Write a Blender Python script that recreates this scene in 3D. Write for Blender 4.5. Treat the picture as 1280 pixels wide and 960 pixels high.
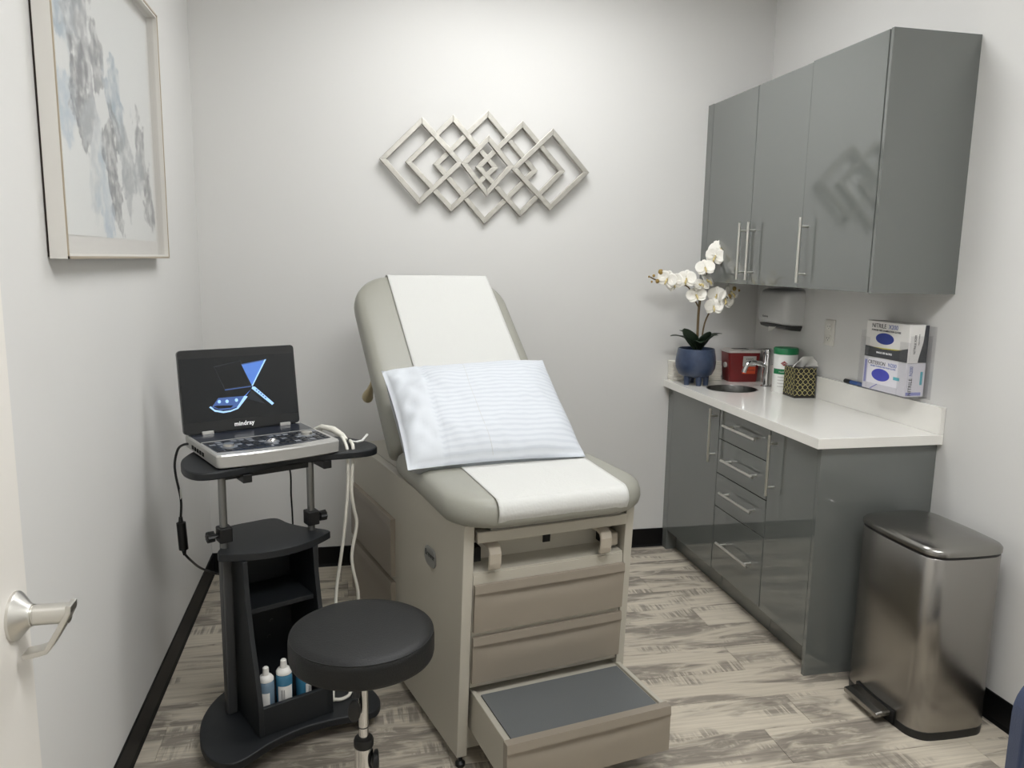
import bpy, bmesh, math, random
from mathutils import Vector, Matrix, noise
random.seed(7)
S = bpy.context.scene
for o in list(bpy.data.objects): bpy.data.objects.remove(o)
COL = S.collection
pi = math.pi
def R(d): return math.radians(d)

# ------------------------------------------------------------------ camera
CAM_H = 1.517
_p, _y, _r = 0.158291, 0.207661, -0.016975
fwd = Vector((math.sin(_y)*math.cos(_p), math.cos(_y)*math.cos(_p), -math.sin(_p)))
rgt = Vector((math.cos(_y), -math.sin(_y), 0)); dwn = fwd.cross(rgt)
cx = math.cos(_r)*rgt + math.sin(_r)*dwn; cy = -math.sin(_r)*rgt + math.cos(_r)*dwn
cam = bpy.data.objects.new('camera', bpy.data.cameras.new('camera')); COL.objects.link(cam)
cam.matrix_world = Matrix(((cx.x, -cy.x, -fwd.x, 0), (cx.y, -cy.y, -fwd.y, 0), (cx.z, -cy.z, -fwd.z, CAM_H), (0, 0, 0, 1)))
cam.data.sensor_width = 36; cam.data.lens = 969.86/1280*36; cam.data.clip_start = .02
S.camera = cam
# ------------------------------------------------------------------ light / exposure
HEAD_POWER, FRONT_POWER = 12.5, 24.5      # two ceiling panels: over the head of the table, over the door end
S.view_settings.view_transform = 'Standard'; S.view_settings.look = 'None'
S.view_settings.gamma = 1; S.view_settings.exposure = 0; S.view_settings.use_curve_mapping = False
w = bpy.data.worlds.new('world'); S.world = w; w.use_nodes = True
w.node_tree.nodes['Background'].inputs[0].default_value = (.9, .95, 1, 1)
w.node_tree.nodes['Background'].inputs[1].default_value = .05

# ------------------------------------------------------------------ materials
def lin(c):
    c = c/255
    return c/12.92 if c <= .04045 else ((c+.055)/1.055)**2.4
def rgb(*c): return (lin(c[0]), lin(c[1]), lin(c[2]), 1)
MATS = {}
def mat(name, col, rough=.5, metal=0, coat=0, spec=.5, bump=0, bscale=200, var=0, vscale=8, emit=None, estr=0,
        aniso=0, stretch=None, trans=0, sheen=0, coatr=.05, ior=None):
    m = bpy.data.materials.new(name); m.use_nodes = True; n = m.node_tree.nodes; l = m.node_tree.links
    b = n['Principled BSDF']; c = rgb(*col)
    b.inputs['Base Color'].default_value = c; b.inputs['Roughness'].default_value = rough
    b.inputs['Metallic'].default_value = metal; b.inputs['Coat Weight'].default_value = coat
    b.inputs['Coat Roughness'].default_value = coatr; b.inputs['Specular IOR Level'].default_value = spec
    b.inputs['Transmission Weight'].default_value = trans; b.inputs['Sheen Weight'].default_value = sheen
    if ior: b.inputs['IOR'].default_value = ior
    if aniso: b.inputs['Anisotropic'].default_value = aniso
    if emit: b.inputs['Emission Color'].default_value = rgb(*emit); b.inputs['Emission Strength'].default_value = estr
    tc = n.new('ShaderNodeTexCoord'); src = tc.outputs['Object']
    if stretch:
        mp = n.new('ShaderNodeMapping'); mp.inputs['Scale'].default_value = stretch; l.new(src, mp.inputs[0]); src = mp.outputs[0]
    if var:
        t = n.new('ShaderNodeTexNoise'); t.inputs['Scale'].default_value = vscale; t.inputs['Detail'].default_value = 4
        l.new(src, t.inputs['Vector'])
        mx = n.new('ShaderNodeMix'); mx.data_type = 'RGBA'
        mx.inputs[6].default_value = tuple(max(0, v*(1-var)) for v in c[:3])+(1,); mx.inputs[7].default_value = tuple(min(1, v*(1+var)) for v in c[:3])+(1,)
        l.new(t.outputs['Fac'], mx.inputs[0]); l.new(mx.outputs[2], b.inputs['Base Color'])
    if bump:
        t = n.new('ShaderNodeTexNoise'); t.inputs['Scale'].default_value = bscale; t.inputs['Detail'].default_value = 3
        l.new(src, t.inputs['Vector'])
        bp = n.new('ShaderNodeBump'); bp.inputs['Strength'].default_value = bump; bp.inputs['Distance'].default_value = .002
        l.new(t.outputs['Fac'], bp.inputs['Height']); l.new(bp.outputs[0], b.inputs['Normal'])
    MATS[name] = m; return m

mat('wall', (217, 216, 213), .6, bump=.12, bscale=350, var=.015, vscale=2, spec=.3)
mat('ceiling', (232, 231, 228), .8, bump=.3, bscale=120)
mat('vinyl_black', (11, 11, 12), .5, bump=.05, spec=.25)
mat('door_paint', (230, 226, 219), .45, var=.01)
mat('cab', (104, 107, 104), .03, coat=.7, coatr=.012, var=.012, vscale=3)
mat('cab_gap_shade', (55, 56, 55), .5)  # carcass grey darkened, painting in the shade of the door gaps
mat('nickel', (216, 214, 208), .33, metal=1)
mat('chrome', (215, 215, 215), .1, metal=1)
mat('quartz', (236, 234, 228), .16, var=.012, vscale=60, coat=.3)
mat('steel', (154, 151, 147), .24, metal=1, aniso=.5, bump=.06, bscale=20, stretch=(160, 160, 1), var=.03, vscale=5)
mat('steel_lid', (150, 148, 144), .24, metal=1, bump=.05, bscale=20, stretch=(3, 160, 160))
mat('sink_steel', (118, 118, 116), .32, metal=1)
mat('plastic_black', (16, 17, 18), .42, bump=.05, bscale=400)
mat('laminate_black', (24, 27, 30), .5, bump=.12, bscale=500, var=.05, vscale=40)
mat('leather_black', (17, 18, 18), .48, bump=.35, bscale=260, spec=.4)
mat('rubber', (14, 14, 14), .7)
mat('cream', (180, 175, 162), .42, bump=.06, bscale=500)
mat('taupe', (142, 133, 120), .4, bump=.06, bscale=500)
mat('taupe_light', (172, 163, 148), .4)
mat('vinyl_grey', (146, 145, 135), .42, bump=.18, bscale=320, var=.02, vscale=6)
mat('under_grey', (112, 110, 104), .55)
mat('step_mat', (98, 101, 101), .7, bump=.4, bscale=500)
mat('tan_plastic', (190, 176, 140), .35)
mat('dark_hole', (8, 8, 8), .8)
mat('badge_metal', (166, 167, 165), .3, metal=.7)
mat('badge_ink', (60, 62, 60), .5)
mat('paper', (202, 202, 198), .8, bump=.5, bscale=130, spec=.2)
mat('silver_leaf', (184, 181, 173), .38, metal=.85, var=.22, vscale=35, bump=.4, bscale=120)
mat('frame_white', (216, 213, 207), .35)
mat('frame_rim', (178, 164, 142), .35, metal=.5)
mat('frame_back', (44, 34, 28), .6)
mat('silver_plastic', (188, 187, 183), .3, metal=.35)
mat('panel_navy', (30, 36, 48), .28, coat=.3)
mat('screen_bezel', (20, 22, 24), .3, coat=.2)
mat('screen_glass', (12, 14, 16), .22, emit=(24, 30, 34), estr=.25)
mat('key_grey', (120, 124, 130), .35)
mat('key_dark', (14, 16, 20), .35)
mat('scr_blue', (40, 70, 140), .4, emit=(92, 134, 205), estr=.85)
mat('scr_pale', (120, 160, 200), .4, emit=(165, 200, 235), estr=.9)
mat('scr_mid', (40, 60, 110), .4, emit=(70, 98, 150), estr=.8)
mat('scr_ghost', (20, 24, 28), .4, emit=(40, 46, 52), estr=.5)
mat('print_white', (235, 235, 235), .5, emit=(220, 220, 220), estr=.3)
mat('cable_white', (222, 219, 208), .4)
mat('grey_post', (86, 87, 88), .38, metal=.6)
mat('post_tube', (132, 132, 130), .3, metal=.8)
mat('pot_blue', (58, 70, 94), .3, var=.4, vscale=45, bump=.35, bscale=60)
mat('leaf_green', (33, 46, 32), .38, var=.2, vscale=12)
mat('stem_brown', (110, 92, 62), .6, var=.2, vscale=40)
mat('petal', (244, 241, 232), .55, sheen=.2)
mat('petal_core', (214, 196, 138), .5)
mat('bud', (150, 124, 62), .5, var=.2, vscale=60)
mat('soil', (40, 34, 28), .9)
mat('sharps_red', (118, 22, 24), .35, coat=.2)
mat('sharps_lid', (214, 208, 202), .4)
mat('label_white', (232, 231, 226), .5)
mat('label_grey', (186, 184, 178), .5)
mat('label_orange', (205, 78, 42), .5)
mat('ink', (38, 38, 42), .6)
mat('ink_red', (150, 50, 55), .6)
mat('ink_blue', (92, 110, 178), .6)
mat('ink_lilac', (150, 152, 205), .6)
mat('cap_green', (26, 122, 74), .35)
mat('can_white', (238, 238, 234), .35)
mat('box_white', (236, 234, 230), .45)
mat('box_lav', (228, 226, 232), .45)
mat('box_dark', (66, 68, 72), .4)
mat('glove_blue', (46, 66, 150), .6, bump=.4, bscale=60, var=.25, vscale=25)
mat('glove_violet', (72, 76, 178), .55)
mat('teal', (98, 178, 190), .5)
mat('yellow', (206, 196, 80), .5)
mat('tissue_dark', (30, 28, 24), .4)
mat('tissue_gold', (214, 204, 140), .45)
mat('tissue_paper', (238, 237, 232), .85, spec=.2)
mat('dispenser', (205, 205, 203), .3)
mat('dispenser_dark', (52, 52, 52), .4)
mat('outlet_white', (226, 223, 215), .35)
mat('towel_white', (236, 232, 222), .85, bump=.3, bscale=90)
mat('marker_blue', (44, 84, 150), .35)
mat('bottle_blue', (66, 128, 160), .2, coat=.5, trans=.15)
mat('bottle_pale', (126, 152, 172), .2, coat=.5, trans=.25)
mat('cap_white', (226, 224, 218), .4)
mat('chair_navy', (32, 48, 80), .7, bump=.5, bscale=500, sheen=.3)
mat('chair_grey', (196, 194, 190), .7, bump=.3, bscale=400)
mat('chair_metal', (60, 60, 62), .35, metal=.7)
mat('diffuser_head', (250, 250, 250), .6, emit=(246, 247, 248), estr=HEAD_POWER)
mat('diffuser_front', (250, 250, 250), .6, emit=(246, 247, 248), estr=FRONT_POWER)

def clear_mat(name, tint, gloss=.08):
    m = bpy.data.materials.new(name); m.use_nodes = True; n = m.node_tree.nodes; l = m.node_tree.links
    n.remove(n['Principled BSDF']); out = n['Material Output']
    tr = n.new('ShaderNodeBsdfTransparent'); tr.inputs[0].default_value = tint
    gl = n.new('ShaderNodeBsdfGlossy'); gl.inputs['Roughness'].default_value = .04
    lw = n.new('ShaderNodeLayerWeight'); lw.inputs[0].default_value = .5
    pw_ = math_(n, l, 'POWER', lw.outputs['Facing'], 4.0); fr = math_(n, l, 'ADD', math_(n, l, 'MULTIPLY', pw_, .5), .03)
    mx = n.new('ShaderNodeMixShader'); l.new(fr, mx.inputs[0]); l.new(tr.outputs[0], mx.inputs[1]); l.new(gl.outputs[0], mx.inputs[2])
    l.new(mx.outputs[0], out.inputs[0]); MATS[name] = m

def nodes(name):
    m = bpy.data.materials.new(name); m.use_nodes = True; MATS[name] = m
    return m.node_tree.nodes, m.node_tree.links, m.node_tree.nodes['Principled BSDF']
def mixc(n, l, fac, a, b):
    x = n.new('ShaderNodeMix'); x.data_type = 'RGBA'
    for s, v in ((0, fac), (6, a), (7, b)):
        if isinstance(v, (tuple, float, int)): x.inputs[s].default_value = v
        else: l.new(v, x.inputs[s])
    return x.outputs[2]
def math_(n, l, op, a, b=None, clamp=False):
    x = n.new('ShaderNodeMath'); x.operation = op; x.use_clamp = clamp
    for i, v in enumerate((a, b)):
        if v is None: continue
        if isinstance(v, (float, int)): x.inputs[i].default_value = v
        else: l.new(v, x.inputs[i])
    return x.outputs[0]
def ramp(n, l, src, a, b):
    x = n.new('ShaderNodeMapRange'); x.interpolation_type = 'SMOOTHSTEP'; l.new(src, x.inputs[0]); x.inputs[1].default_value = a; x.inputs[2].default_value = b
    return x.outputs[0]

clear_mat('acrylic', (.95, .95, .955, 1)); clear_mat('picture_glass', (.99, .99, .99, 1))

def floor_mat():
    n, l, b = nodes('plank')
    tc = n.new('ShaderNodeTexCoord'); oi = n.new('ShaderNodeObjectInfo')
    def coords(sc, off):
        mp = n.new('ShaderNodeMapping'); mp.inputs['Scale'].default_value = sc
        cmb = n.new('ShaderNodeCombineXYZ'); r_ = math_(n, l, 'MULTIPLY', oi.outputs['Random'], 40.0+off)
        l.new(r_, cmb.inputs[0]); l.new(r_, cmb.inputs[1]); l.new(cmb.outputs[0], mp.inputs['Location']); l.new(tc.outputs['Object'], mp.inputs[0])
        return mp.outputs[0]
    def noi(vec, sc, det=5, rough=.6, dist=0):
        t = n.new('ShaderNodeTexNoise'); t.inputs['Scale'].default_value = sc; t.inputs['Detail'].default_value = det
        t.inputs['Roughness'].default_value = rough; t.inputs['Distortion'].default_value = dist; l.new(vec, t.inputs['Vector']); return t.outputs['Fac']
    big = noi(coords((1.3, 7, 1), 0), 1.0, 4, .55, .8)          # broad smoky streaks along the board
    grain = noi(coords((3, 90, 1), 7), 1.0, 4, .65)
    saw = noi(coords((62, 4, 1), 13), 1.0, 3, .6, .8)          # cross saw marks
    sawm = noi(coords((3.2, 7, 1), 21), 1.0, 2, .5)
    brush = noi(coords((8, 24, 1), 31), 1.0, 5, .62, 1.0)
    dark = ramp(n, l, big, .46, .57)
    dk2 = math_(n, l, 'MULTIPLY', ramp(n, l, sawm, .50, .60), ramp(n, l, saw, .40, .58))
    d = math_(n, l, 'MAXIMUM', math_(n, l, 'MULTIPLY', dark, ramp(n, l, brush, .28, .55)), math_(n, l, 'MULTIPLY', dk2, .9))
    light = mixc(n, l, ramp(n, l, grain, .35, .7), rgb(208, 199, 182), rgb(184, 175, 159))
    tone = mixc(n, l, math_(n, l, 'MULTIPLY', oi.outputs['Random'], .45), light, rgb(176, 166, 150))
    darkc = mixc(n, l, ramp(n, l, grain, .3, .7), rgb(128, 120, 112), rgb(98, 92, 85))
    col = mixc(n, l, math_(n, l, 'MULTIPLY', d, .8), tone, darkc)
    l.new(col, b.inputs['Base Color']); b.inputs['Roughness'].default_value = .5; b.inputs['Specular IOR Level'].default_value = .35
    bp = n.new('ShaderNodeBump'); bp.inputs['Strength'].default_value = .12; bp.inputs['Distance'].default_value = .001
    l.new(grain, bp.inputs['Height']); l.new(bp.outputs[0], b.inputs['Normal'])
floor_mat()

def art_mat():
    # watercolour: ink blots in the plane of the sheet (object y, z), edges bled by noise
    n, l, b = nodes('watercolour')
    tc = n.new('ShaderNodeTexCoord'); col = rgb(226, 227, 224)
    ns = n.new('ShaderNodeTexNoise'); ns.inputs['Scale'].default_value = 9; ns.inputs['Detail'].default_value = 6; ns.inputs['Roughness'].default_value = .6
    l.new(tc.outputs['Object'], ns.inputs['Vector'])
    n2 = n.new('ShaderNodeTexNoise'); n2.inputs['Scale'].default_value = 26; n2.inputs['Detail'].default_value = 5; l.new(tc.outputs['Object'], n2.inputs['Vector'])
    blots = [  # y, z, ry, rz, colour, strength, hardness
        (2.13, 2.12, .12, .16, (150, 170, 184), .75, .35), (2.24, 2.06, .10, .20, (150, 152, 154), .8, .2), (2.10, 1.90, .07, .12, (168, 186, 200), .7, .4),
        (2.22, 1.94, .07, .12, (112, 113, 115), .85, .25), (2.36, 2.02, .05, .10, (118, 119, 121), .7, .2), (2.24, 1.83, .05, .08, (110, 111, 113), .8, .2),
        (2.31, 1.78, .08, .15, (190, 196, 198), .7, .4), (2.37, 1.67, .05, .14, (176, 192, 204), .65, .4),
        (2.53, 1.95, .09, .08, (142, 162, 176), .8, .2), (2.47, 1.80, .07, .12, (108, 110, 112), .9, .2), (2.60, 1.78, .09, .13, (150, 156, 158), .8, .25),
        (2.50, 1.68, .05, .09, (122, 124, 126), .8, .2), (2.62, 1.66, .04, .08, (160, 164, 166), .7, .3), (2.40, 1.60, .04, .05, (180, 194, 206), .6, .4),
        (2.79, 1.84, .06, .10, (128, 129, 131), .85, .25), (2.85, 1.72, .06, .11, (112, 113, 115), .85, .25), (2.76, 1.76, .05, .07, (164, 170, 172), .7, .3)]
    for (y, z, ry, rz, c, st, hd) in blots:
        mp = n.new('ShaderNodeMapping'); mp.vector_type = 'TEXTURE'; mp.inputs['Location'].default_value = (0, y-2.46, z-1.907); mp.inputs['Scale'].default_value = (1e3, ry*1.25, rz*1.15)
        mp.inputs['Rotation'].default_value = (R(12), 0, 0)
        l.new(tc.outputs['Object'], mp.inputs[0]); ln = n.new('ShaderNodeVectorMath'); ln.operation = 'LENGTH'; l.new(mp.outputs[0], ln.inputs[0])
        d = math_(n, l, 'ADD', ln.outputs['Value'], math_(n, l, 'MULTIPLY', math_(n, l, 'SUBTRACT', ns.outputs['Fac'], .5), 3.4))
        f = n.new('ShaderNodeMapRange'); f.interpolation_type = 'SMOOTHSTEP'; l.new(d, f.inputs[0]); f.inputs[1].default_value = 1.0; f.inputs[2].default_value = 1.0-hd
        fs = math_(n, l, 'MULTIPLY', f.outputs[0], math_(n, l, 'MULTIPLY', ramp(n, l, n2.outputs['Fac'], .15, .72), min(1.0, st*1.15)))
        col = mixc(n, l, fs, col, rgb(*c))
    l.new(col, b.inputs['Base Color']); b.inputs['Roughness'].default_value = .6
art_mat()

def pillow_mat():
    n, l, b = nodes('pillow_cover')
    uv = n.new('ShaderNodeUVMap'); sx = n.new('ShaderNodeSeparateXYZ'); l.new(uv.outputs[0], sx.inputs[0])
    tc = n.new('ShaderNodeTexCoord'); ns = n.new('ShaderNodeTexNoise'); ns.inputs['Scale'].default_value = 14; ns.inputs['Detail'].default_value = 4; l.new(tc.outputs['Object'], ns.inputs['Vector'])
    ph = math_(n, l, 'ADD', math_(n, l, 'MULTIPLY', sx.outputs[1], 150.0), math_(n, l, 'MULTIPLY', ns.outputs['Fac'], 3.0))
    w_ = math_(n, l, 'SINE', ph); s = ramp(n, l, w_, -.5, .9)
    m = math_(n, l, 'MULTIPLY', ramp(n, l, sx.outputs[0], .17, .2), .75)
    sm = math_(n, l, 'MULTIPLY', s, m)
    l.new(mixc(n, l, sm, rgb(202, 206, 211), rgb(188, 193, 200)), b.inputs['Base Color'])
    bp = n.new('ShaderNodeBump'); bp.inputs['Strength'].default_value = .35; bp.inputs['Distance'].default_value = .004
    l.new(math_(n, l, 'ADD', math_(n, l, 'MULTIPLY', sm, .3), ns.outputs['Fac']), bp.inputs['Height']); l.new(bp.outputs[0], b.inputs['Normal'])
    b.inputs['Roughness'].default_value = .55; b.inputs['Specular IOR Level'].default_value = .3
pillow_mat()

# ------------------------------------------------------------------ mesh helpers
class MB:
    def __init__(s): s.v = []; s.f = []; s.uv = None
    def add(s, vs, fs):
        o = len(s.v); s.v += [tuple(p) for p in vs]; s.f += [tuple(i+o for i in f) for f in fs]; return s
    def box(s, x0, x1, y0, y1, z0, z1):
        return s.add([(x0,y0,z0),(x1,y0,z0),(x1,y1,z0),(x0,y1,z0),(x0,y0,z1),(x1,y0,z1),(x1,y1,z1),(x0,y1,z1)],
                     [(0,3,2,1),(4,5,6,7),(0,1,5,4),(1,2,6,5),(2,3,7,6),(3,0,4,7)])
    def prism(s, pts, ax, lo, hi):
        f = {'z': lambda p, h: (p[0], p[1], h), 'x': lambda p, h: (h, p[0], p[1]), 'y': lambda p, h: (p[0], h, p[1])}[ax]
        k = len(pts); vs = [f(p, lo) for p in pts]+[f(p, hi) for p in pts]
        return s.add(vs, [tuple(range(k))[::-1], tuple(range(k, 2*k))]+[(i, (i+1) % k, k+(i+1) % k, k+i) for i in range(k)])
    def loft(s, loops, cap0=True, cap1=True):
        k = len(loops[0]); vs = [p for lp in loops for p in lp]; fs = []
        for j in range(len(loops)-1):
            for i in range(k): fs.append((j*k+i, j*k+(i+1) % k, (j+1)*k+(i+1) % k, (j+1)*k+i))
        if cap0: fs.append(tuple(range(k))[::-1])
        if cap1: fs.append(tuple(range((len(loops)-1)*k, len(loops)*k)))
        return s.add(vs, fs)
    def lathe(s, prof, n=32, c=(0, 0, 0), cap0=True, cap1=True):
        return s.loft([[(c[0]+r*math.cos(2*pi*i/n), c[1]+r*math.sin(2*pi*i/n), c[2]+z) for i in range(n)] for r, z in prof], cap0, cap1)
    def tube(s, path, r, n=10, cap=True):
        P = [Vector(p) for p in path]; rs = r if isinstance(r, (list, tuple)) else [r]*len(P)
        t0 = (P[1]-P[0]).normalized(); nrm = t0.orthogonal().normalized(); loops = []
        for i, p in enumerate(P):
            t = (P[min(i+1, len(P)-1)]-P[max(i-1, 0)]).normalized()
            nrm = (nrm-t*nrm.dot(t)).normalized(); b = t.cross(nrm)
            loops.append([tuple(p+rs[i]*(math.cos(2*pi*j/n)*nrm+math.sin(2*pi*j/n)*b)) for j in range(n)])
        return s.loft(loops, cap, cap)
    def cyl(s, a, b, r, n=16, r2=None):
        return s.tube([a, b], [r, r if r2 is None else r2], n)
    def grid(s, fn, nu, nv, closed_u=False):
        o = len(s.v); vs = [fn(i/nu, j/nv) for j in range(nv+1) for i in range(nu+1)]
        s.uv = [(i/nu, j/nv) for j in range(nv+1) for i in range(nu+1)]
        W = nu+1
        return s.add(vs, [(j*W+i, j*W+i+1, (j+1)*W+i+1, (j+1)*W+i) for j in range(nv) for i in range(nu)])
    def sphere(s, c, r, n=12, m=8, sc=(1, 1, 1)):
        loops = [[(c[0]+sc[0]*r*math.sin(pi*j/m)*math.cos(2*pi*i/n), c[1]+sc[1]*r*math.sin(pi*j/m)*math.sin(2*pi*i/n), c[2]-sc[2]*r*math.cos(pi*j/m)) for i in range(n)] for j in range(1, m)]
        return s.loft(loops)
    def xf(s, M):
        s.v = [tuple(M @ Vector(p)) for p in s.v]; return s
def spline(pts, k=8, closed=False):
    P = [Vector(p) for p in pts]; n = len(P); out = []
    for i in range(n if closed else n-1):
        g = lambda j: P[j % n] if closed else P[max(0, min(n-1, j))]
        a, b, c, d = g(i-1), g(i), g(i+1), g(i+2)
        for q in range(k):
            t = q/k; out.append(tuple(.5*((2*b)+(c-a)*t+(2*a-5*b+4*c-d)*t*t+(3*b-3*c+d-a)*t**3)))
    if not closed: out.append(tuple(P[-1]))
    return out
def rrect(x0, x1, y0, y1, r, n=6):
    rs = r if isinstance(r, (list, tuple)) else [r]*4    # corners: (x0y0),(x1y0),(x1y1),(x0y1)
    out = []
    for (sx, sy, a0), q in zip(((0, 0, pi), (1, 0, 1.5*pi), (1, 1, 0), (0, 1, .5*pi)), rs):
        q = max(q, 1e-5); c = ((x1-q) if sx else (x0+q), (y1-q) if sy else (y0+q))
        out += [(c[0]+q*math.cos(a0+.5*pi*i/n), c[1]+q*math.sin(a0+.5*pi*i/n)) for i in range(n+1)]
    return out
def mesh_of(name, mb, m, smooth=False, ang=40):
    me = bpy.data.meshes.new(name); me.from_pydata(mb.v, [], mb.f); me.validate()
    if mb.uv and len(mb.uv) == len(mb.v):
        ul = me.uv_layers.new(name='UVMap')
        for lp in me.loops: ul.data[lp.index].uv = mb.uv[lp.vertex_index]
    bm = bmesh.new(); bm.from_mesh(me); bmesh.ops.recalc_face_normals(bm, faces=bm.faces)
    if smooth:
        ca_ = R(ang)
        for f_ in bm.faces: f_.smooth = True
        for e_ in bm.edges: e_.smooth = not (len(e_.link_faces) == 2 and e_.calc_face_angle(0) > ca_)
    bm.to_mesh(me); bm.free()
    me.materials.append(MATS[m])
    return me
def obj(name, mb, m, parent=None, bevel=0, smooth=False, ang=40, seg=2, label=None):
    o = bpy.data.objects.new(name, mesh_of(name, mb, m, smooth, ang)); COL.objects.link(o)
    if parent is not None: o.parent = parent
    if bevel:
        md = o.modifiers.new('bevel', 'BEVEL'); md.width = bevel; md.segments = seg; md.limit_method = 'ANGLE'; md.angle_limit = R(35)
    if label: o['label'] = label
    return o
def tag(o, label, cat=None, group=None, kind=None):
    o['label'] = label
    if cat: o['category'] = cat
    if group: o['group'] = group
    if kind: o['kind'] = kind
    return o
def thing(name, label, cat, loc=(0, 0, 0), rz=0, group=None):
    o = bpy.data.objects.new(name, None); COL.objects.link(o); o.location = loc; o.rotation_euler = (0, 0, rz)
    o.empty_display_size = .05
    return tag(o, label, cat, group)
def struct(name, mb, m, label, **k):
    return tag(obj(name, mb, m, **k), label, kind='structure')
def text(name, body, size, m, parent, M, ext=.0003, sx=1, bold=0):
    cu = bpy.data.curves.new(name, 'FONT'); cu.body = body; cu.size = size; cu.extrude = ext; cu.align_x = 'CENTER'; cu.align_y = 'CENTER'; cu.offset = bold; cu.resolution_u = 3
    t = bpy.data.objects.new(name, cu); COL.objects.link(t); dg = bpy.context.evaluated_depsgraph_get()
    me = bpy.data.meshes.new_from_object(t.evaluated_get(dg)); bpy.data.objects.remove(t)
    for v in me.vertices: v.co = M @ Vector((v.co.x*sx, v.co.y, v.co.z))
    me.materials.clear(); me.materials.append(MATS[m])
    o = bpy.data.objects.new(name, me); COL.objects.link(o); o.parent = parent; return o
def basis(o, ex, ey):
    ex, ey = Vector(ex).normalized(), Vector(ey).normalized(); ez = ex.cross(ey)
    return Matrix(((ex.x, ey.x, ez.x, o[0]), (ex.y, ey.y, ez.y, o[1]), (ex.z, ey.z, ez.z, o[2]), (0, 0, 0, 1)))

# ================================================================== SETTING
XL, XR, YB, YF, ZC = -.665, 2.115, 3.774, -.9, 2.92
fl = struct('floor', MB().box(XL-.1, XR+.1, YF-.1, YB+.1, -.06, -.009), 'vinyl_black', 'plank floor of bleached and grey-brown wood look boards')
PW, PL = .1795, 1.22
joint = {0: 1.45, -3: 1.32, -1: .62, -2: .28, 1: .95, 2: .25, 3: 1.2, -4: .72}
pm = {}
y = 2.49; k0 = -20
for k in range(-20, 9):
    y0, y1 = 2.49+k*PW, 2.49+(k+1)*PW
    y0c, y1c = max(y0, YF), min(y1, YB)
    if y1c-y0c < .01: continue
    jx = joint.get(k, random.uniform(-.2, 1.0)); x = jx-3*PL
    while x < XR:
        x0, x1 = max(x, XL), min(x+PL, XR); x += PL
        if x1-x0 < .02: continue
        key = (round(x1-x0, 4), round(y1c-y0c, 4))
        if key not in pm:
            hx, hy = key[0]/2-.0006, key[1]/2-.0006
            mb = MB().loft([[(sx*(hx-i), sy*(hy-i), zz) for sx, sy in ((-1,-1),(1,-1),(1,1),(-1,1))] for i, zz in ((0, -.009), (0, -.0008), (.0008, 0))])
            pm[key] = mesh_of('plank', mb, 'plank')
        o = bpy.data.objects.new('plank', pm[key]); COL.objects.link(o); o.location = ((x0+x1)/2, (y0c+y1c)/2, 0); o.parent = fl
T = .1
struct('wall_back', MB().box(XL-T, XR+T, YB, YB+T, 0, ZC), 'wall', 'light grey back wall carrying the silver diamond sculpture')
struct('wall_left', MB().box(XL-T, XL, YF, YB, 0, ZC), 'wall', 'light grey left wall with the framed watercolour')
struct('wall_right', MB().box(XR, XR+T, YF, YB, 0, ZC), 'wall', 'light grey right wall behind the cabinets')
struct('wall_front', MB().box(XL-T, XR+T, YF-T, YF, 0, ZC), 'wall', 'light grey wall behind the camera')
struct('ceiling', MB().box(XL-T, XR+T, YF-T, YB+T, ZC, ZC+.1), 'ceiling', 'white ceiling above the room')
def bbp(t): return [(0, 0), (t+.006, 0), (t+.003, .006), (t, .014), (t, .098), (t-.002, .1), (0, .1)]
struct('baseboard_back', MB().prism([(YB-a, b) for a, b in bbp(.006)], 'x', XL, 1.645), 'vinyl_black', 'black vinyl baseboard along the back wall')
struct('baseboard_left', MB().prism([(XL+a, b) for a, b in bbp(.006)], 'y', YF, YB-.008), 'vinyl_black', 'black vinyl baseboard along the left wall')
struct('baseboard_right', MB().prism([(XR-a, b) for a, b in bbp(.006)], 'y', YF, 2.41), 'vinyl_black', 'black vinyl baseboard along the right wall')
# open door folded back against the left wall
DX = -.585
dr = struct('door_1', MB().box(DX-.04, DX, .58, 1.492, .012, 2.08), 'door_paint', 'cream door standing open along the left wall', bevel=.002)
hc = Vector((DX, 1.432, .884))
obj('rosette', MB().loft([[(hc.x+a, hc.y+r*math.cos(2*pi*i/36), hc.z+r*math.sin(2*pi*i/36)) for i in range(36)] for r, a in ((.0435, 0), (.0435, .005), (.041, .008), (.022, .024), (.0195, .028), (.0195, .03), (.0175, .0305))]), 'nickel', dr, smooth=True, ang=25, label='round brushed metal rose of the door lever')
neck = MB().loft([[(hc.x+a, hc.y+r*math.cos(2*pi*i/28), hc.z+r*math.sin(2*pi*i/28)) for i in range(28)] for r, a in ((.0175, .03), (.0175, .033), (.0185, .034), (.0185, .088))])
obj('lever_neck', neck, 'nickel', dr, smooth=True)
# lever blade: leaves the end of the neck, sweeps down to the free end returning to the door
lv = MB(); loops = []
for q in [(0.090, .016, .014), (.094, .004, .022), (.088, -.022, .026), (.074, -.047, .025), (.060, -.066, .022), (.050, -.076, .018), (.034, -.079, .017), (.012, -.081, .017)]:
    pass
path = [(.092, .019, .017), (.091, .006, .019), (.074, -.026, .020), (.056, -.056, .019), (.050, -.064, .018), (.036, -.068, .017), (.012, -.072, .017)]
for i, (a, dz, hw) in enumerate(path):
    n0 = path[max(0, i-1)]; n1 = path[min(len(path)-1, i+1)]; t = Vector((n1[0]-n0[0], n1[1]-n0[1])).normalized(); nn = Vector((-t.y, t.x))*.005
    loops.append([(hc.x+a+nn.x, hc.y-hw, hc.z+dz+nn.y), (hc.x+a+nn.x, hc.y+hw, hc.z+dz+nn.y), (hc.x+a-nn.x, hc.y+hw, hc.z+dz-nn.y), (hc.x+a-nn.x, hc.y-hw, hc.z+dz-nn.y)])
lv.loft(loops)
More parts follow.
